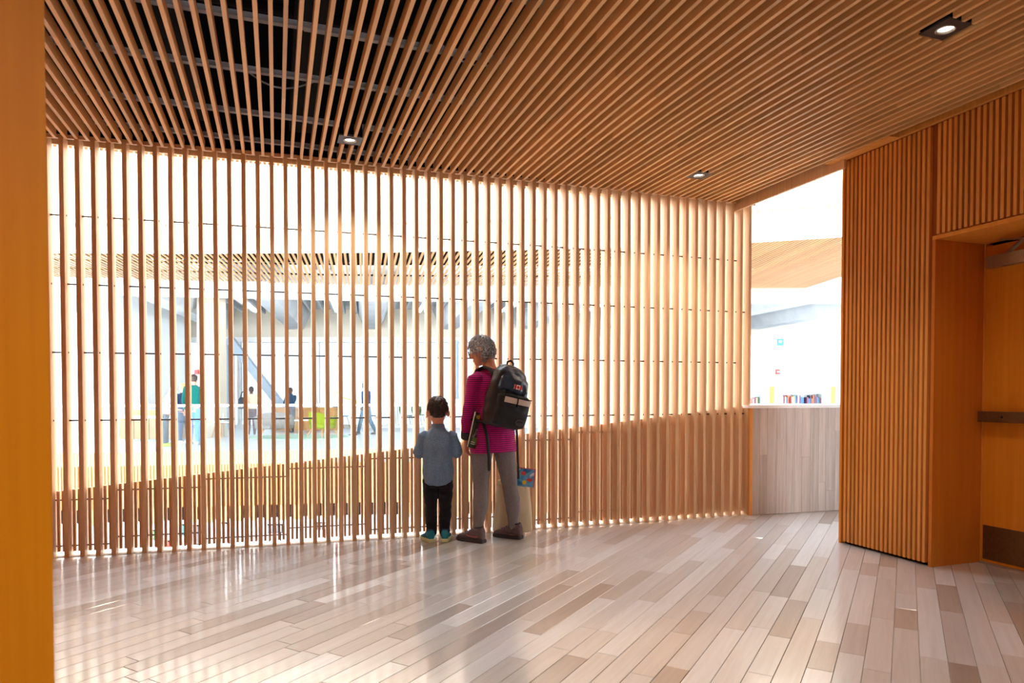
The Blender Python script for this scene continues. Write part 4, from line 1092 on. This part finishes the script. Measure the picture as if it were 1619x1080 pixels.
torso_loft(m, [(wv(0, 0, .47), .092, .072), (wv(0, 0, .55), .104, .08), (wv(0, 0, .66), .098, .076), (wv(0, 0, .78), .108, .078), (wv(0, 0, .86), .108, .062), (wv(0, .004, .90), .07, .048), (wv(0, .006, .93), .042, .042)], F, Rv)
m.tube([wv(0, .004, .90), wv(0, .010, .98)], [.042, .043], 14)
BS = {}
for s in (-1, 1):
    a_, b_, c_ = wv(s * .118, 0, .855), wv(s * .155, .005, .70), wv(s * .085, .085, .745)
    BS[s] = (a_, b_, c_); m.tube([a_, a_.lerp(b_, .5), b_, b_.lerp(c_, .4), c_], [.034, .030, .027, .025, .019], 12)
    hand(m, c_ + (c_ - b_).normalized() * .012, (c_ - b_) + Z * .02, Vector((-s, -.2, -.2)), Z, .62, .8)
HB = Matrix.Translation(wv(.0, .022, 1.055)) @ Matrix.Rotation(bpsi + R(3), 4, 'Z') @ Matrix.Rotation(R(-4), 4, 'X')
head(m, HB, .93)
for s in (-1, 1): m.ball(HB @ Vector((s * .083, -.018, -.020)), .015, .014, .029, HB.to_3x3().to_4x4() @ Matrix.Rotation(s * R(-30), 4, 'Z'))
m.organic('body', M['skin_b'], br_, .0038, 4)
m = MB()
for s in (-1, 1): bleg(m, s, .007, .065)
torso_loft(m, [(wv(0, 0, .445), .100, .078), (wv(0, 0, .54), .112, .087), (wv(0, 0, .58), .108, .084)], F, Rv)
m.organic('trousers', M['trouser'], br_, .0045, 3, (.006, (22, 22, 30)))
m = MB()
torso_loft(m, [(wv(0, -.004, .462), .085, .085), (wv(0, 0, .485), .118, .096), (wv(0, 0, .56), .124, .098), (wv(0, 0, .66), .120, .094), (wv(0, 0, .78), .126, .094), (wv(0, 0, .855), .124, .078), (wv(0, .002, .895), .085, .060), (wv(0, .004, .925), .052, .052)], F, Rv, 2.3)
for s in (-1, 1):
    a_, b_, c_ = BS[s]; m.tube([a_ - Rv * s * .02, a_, a_.lerp(b_, .5), a_.lerp(b_, .93)], [.047, .047, .047, .048], 16)
m.organic('shirt', M['shirt'], br_, .0045, 4, (.012, (17, 17, 11)))
for s in (-1, 1):
    a_, b_, c_ = BS[s]; MB().tube([a_.lerp(b_, .90), a_.lerp(b_, 1.0)], [.0485, .047], 16, rounded=False).organic('sleeve_cuff', M['shirt'], br_, .005, 2)
m = MB(); m.loft([(wv(0, .004, .915), Rv * .060, F * .058), (wv(0, .006, .935), Rv * .056, F * .054), (wv(0, .007, .955), Rv * .050, F * .049)], 20); m.organic('collar', M['shirt'], br_, .004, 2)
m = MB(); k = .93; R3 = HB.to_3x3()
f = lambda x, y, z: HB @ Vector((x * k, y * k, z * k)); d = lambda x, y, z: (R3 @ Vector((x, y, z))) * k
m.loft([(f(0, -.062, -.060), d(.036, 0, 0), d(0, .018, 0)), (f(0, -.042, -.040), d(.058, 0, 0), d(0, .052, 0)), (f(0, -.026, -.008), d(.072, 0, 0), d(0, .080, 0)), (f(0, -.009, .045), d(.080, 0, 0), d(0, .101, 0)), (f(0, -.006, .088), d(.071, 0, 0), d(0, .091, 0)), (f(0, -.006, .116), d(.046, 0, 0), d(0, .060, 0)), (f(0, -.006, .128), d(.018, 0, 0), d(0, .022, 0))], 24)
h = m.organic('hair', M['brownhair'], br_, .005, 3, (.005, (50, 50, 50)))
m = MB()
tufts(m, HB, k, 420, 5, .032, .0026, lambda n: n.z > -.32 and (n.y < .45 + .6 * n.z) and (n.z > .0 or (n.y < 0 and abs(n.x) < .75)), lambda n, r_: Vector((n.x + r_.uniform(-.2, .2), (n.y + .35) + r_.uniform(-.2, .2), -1 + 1.0 * max(0, n.z) + r_.uniform(-.1, .1))), (1.04, 1.04, 1.04), .008)
tag(m.build('hair_locks', M['brownhair'], h, True), kind='stuff')
for s in (-1, 1): MB().ball(f(s * .031, .088, .006), .011, .011, .011).build('eye', bpy.data.materials['eye_white'], br_, True)
shoe(br_, wv(-.048, -.055, 0), bpsi + R(24), .175, (M['teal'], M['limes'], M['navy'], M['navy']), hi=.086, wd=.037)
shoe(br_, wv(.052, -.055, 0), bpsi + R(-8), .175, (M['teal'], M['limes'], M['navy'], M['navy']), hi=.086, wd=.037)

# ---- people on the far floor
def figure(px, py_, label, Hh, yaw, top, legc, hairc, skin, pose='stand', extra=None, long_sleeve=True):
    c = foot(px, py_); t = thing('person', label, 'person', (c.x, c.y, FZ), R(yaw)); s = Hh / 1.7
    P = lambda x, y, z: Vector((x * s, y * s, z * s)); X, Y = Vector((s, 0, 0)), Vector((0, s, 0))
    lean = .10 if pose == 'lean' else 0.0; st = .24 if pose == 'walk' else .03
    legs = []
    for sx, sg in ((-1, 1), (1, -1)):
        legs.append((P(sx * .085, 0, .88), P(sx * .09, st * sg * .55 + (.05 if pose == 'walk' and sg < 0 else 0), .48), P(sx * .095, st * sg - (.06 if pose == 'walk' and sg < 0 else 0), .09)))
    bt = lambda z: P(0, lean * max(0, z - .9) / .5, z)
    def lm(mm, g, low=1.0):
        for h_, k_, a_ in legs: mm.tube([h_, h_.lerp(k_, .5), k_, k_.lerp(a_, .4), k_.lerp(a_, low)], [(.088 + g) * s, (.076 + g) * s, (.058 + g) * s, (.054 + g) * s, (.036 + g * 1.5) * s], 12)
    def arms(mm, g, full):
        for sx, sg in ((-1, 1), (1, -1)):
            a_ = bt(1.38) + P(sx * .175, 0, 0)
            if pose == 'phone' and sx < 0: b_, c_ = bt(1.16) + P(-.26, .16, 0), bt(1.46) + P(-.11, .16, 0)
            elif pose == 'phone': b_, c_ = bt(1.10) + P(.30, -.05, 0), bt(.95) + P(.18, .05, 0)
            elif pose == 'walk': b_, c_ = bt(1.12) + P(sx * .22, -.12 * sg, 0), bt(.90) + P(sx * .21, -.10 * sg + .10, 0)
            elif pose in ('hold', 'lean'): b_, c_ = bt(1.12) + P(sx * .22, .0, 0), bt(1.04) + P(sx * .12, .25, 0)
            else: b_, c_ = bt(1.10) + P(sx * .225, -.02, 0), bt(.87) + P(sx * .215, .06, 0)
            e = c_ if full else a_.lerp(b_, .8)
            if full: mm.tube([a_, a_.lerp(b_, .5), b_, c_], [(.05 + g) * s, (.044 + g) * s, (.039 + g) * s, (.028 + g) * s], 10)
            else: mm.tube([a_, a_.lerp(b_, .5), e], [(.05 + g) * s, (.046 + g) * s, (.046 + g) * s], 10)
            if g == 0: hand(mm, c_, (c_ - b_), Vector((-sx, .1, 0)), Vector((0, 1, .2)), s, .7)
    def trunk(mm, g, lo):
        secs = [(z, rx, ry) for z, rx, ry in ((.80, .15, .10), (.92, .165, .115), (1.05, .145, .105), (1.22, .165, .112), (1.35, .175, .095), (1.41, .11, .07), (1.45, .06, .06)) if z >= lo]
        mm.loft([(bt(z), X * (rx + g), Y * (ry + g)) for z, rx, ry in secs], 18, 2.3)
    m = MB(); lm(m, 0); arms(m, 0, True); trunk(m, 0, .8); m.tube([bt(1.40), bt(1.52)], .055 * s, 12)
    Hm = Matrix.Translation(bt(1.585) + P(0, .03 + lean * .3, -lean * .15)) @ Matrix.Rotation(R(-10 - lean * 200), 4, 'X'); head(m, Hm, s)
    m.organic('body', skin, t, .009, 3)
    m = MB(); lm(m, .012, .94); m.loft([(P(0, 0, .82), X * .15, Y * .105), (P(0, 0, .95), X * .17, Y * .12)], 16); m.organic('trousers', legc, t, .011, 3)
    m = MB(); trunk(m, .016, .9); arms(m, .012, long_sleeve); m.organic('top', top, t, .011, 3)
    m = MB(); m.loft([(Hm @ (Vector((0, y_, z_)) * s), Hm.to_3x3() @ X * rx, Hm.to_3x3() @ Y * ry) for z_, y_, rx, ry in ((-.06, -.045, .06, .045), (-.01, -.02, .083, .085), (.05, -.008, .087, .106), (.095, -.006, .074, .092), (.13, -.006, .03, .04))], 16); m.organic('hair', hairc, t, .009, 2, (.006, (30, 30, 30)))
    for h_, k_, a_ in legs:
        mm = MB(); mm.loft([(Vector((a_.x, a_.y + y_ * s, .002 + z_ * s)), X * rx, Vector((0, 0, rz * s))) for y_, z_, rx, rz in ((-.07, .045, .03, .043), (-.03, .055, .038, .053), (.05, .05, .042, .048), (.12, .035, .046, .033), (.19, .026, .03, .024))], 12, 2.6)
        lift = a_.z - .09 * s
        mm.organic('shoe', extra or M['sole_w'], t, .01, 2)
    return t
C = lambda n, c: cloth(n, c, weave=40, noise=.15)
H1, H2, H3 = M['greyhair'], hair_mat('blonde_hair', (190, 140, 80), (236, 196, 130)), M['brownhair']
figure(262, 706, 'grey-haired person in lavender top and charcoal trousers leaning at the far counter', 1.46, -60, C('lavender_knit', (176, 180, 206)), C('charcoal_trouser', (70, 72, 78)), H1, M['skin_w'], 'lean', M['green'], False)
figure(291, 702, 'blonde person in navy top with a tablet, partly behind the green-shirted man', 1.52, 60, C('navy_top', (44, 60, 90)), C('slate_trouser', (70, 82, 104)), H2, M['skin_w'], 'hold', M['white'], False)
figure(307, 703.5, 'tall person in dark green shirt and blue jeans seen from behind at the far edge', 1.74, 12, C('forest_green', (10, 92, 84)), C('blue_jean', (84, 130, 190)), H3, M['skin_w'], 'stand', M['bluegrey'])
figure(398, 687, 'person in a cream jacket with a dark bag standing left of the lounge chairs', 1.48, 25, C('cream_jacket', (214, 196, 170)), C('maroon_trouser', (86, 56, 66)), H3, M['skin_d'], 'hold')
figure(460, 683.5, 'person in a dark jacket holding a phone to the ear behind the grey lounge chair', 1.46, 170, C('dark_jacket', (44, 66, 90)), C('dark_trouser', (66, 62, 72)), H3, M['skin_d'], 'phone')
figure(579, 687, 'person in navy top and grey trousers striding to the left on the far floor', 1.62, 70, C('navy_sweater', (26, 64, 110)), C('grey_trouser', (80, 104, 124)), H3, M['skin_d'], 'walk')
c = foot(391, 687)
t = thing('shoulder_bag', 'dark shoulder bag on the back of the person in the cream jacket', 'bag', (c.x - .02, c.y - .27, FZ + .80))
MB().loft([((0, 0, 0), (.13, 0, 0), (0, .06, 0)), ((0, 0, .03), (.15, 0, 0), (0, .075, 0)), ((0, 0, .30), (.14, 0, 0), (0, .065, 0)), ((0, 0, .36), (.09, 0, 0), (0, .04, 0))], 18, 3).organic('bag_body', plain('dark_bag', (40, 48, 64), .6), t, .01, 2)
MB().tube([(-.08, 0, .33), (-.06, .06, .50), (.0, .16, .57)], .014, 8).build('strap', M['duct'], t, True)
bpy.data.batch_remove([TMP, TMP.collection.objects[0]] + SPENT)
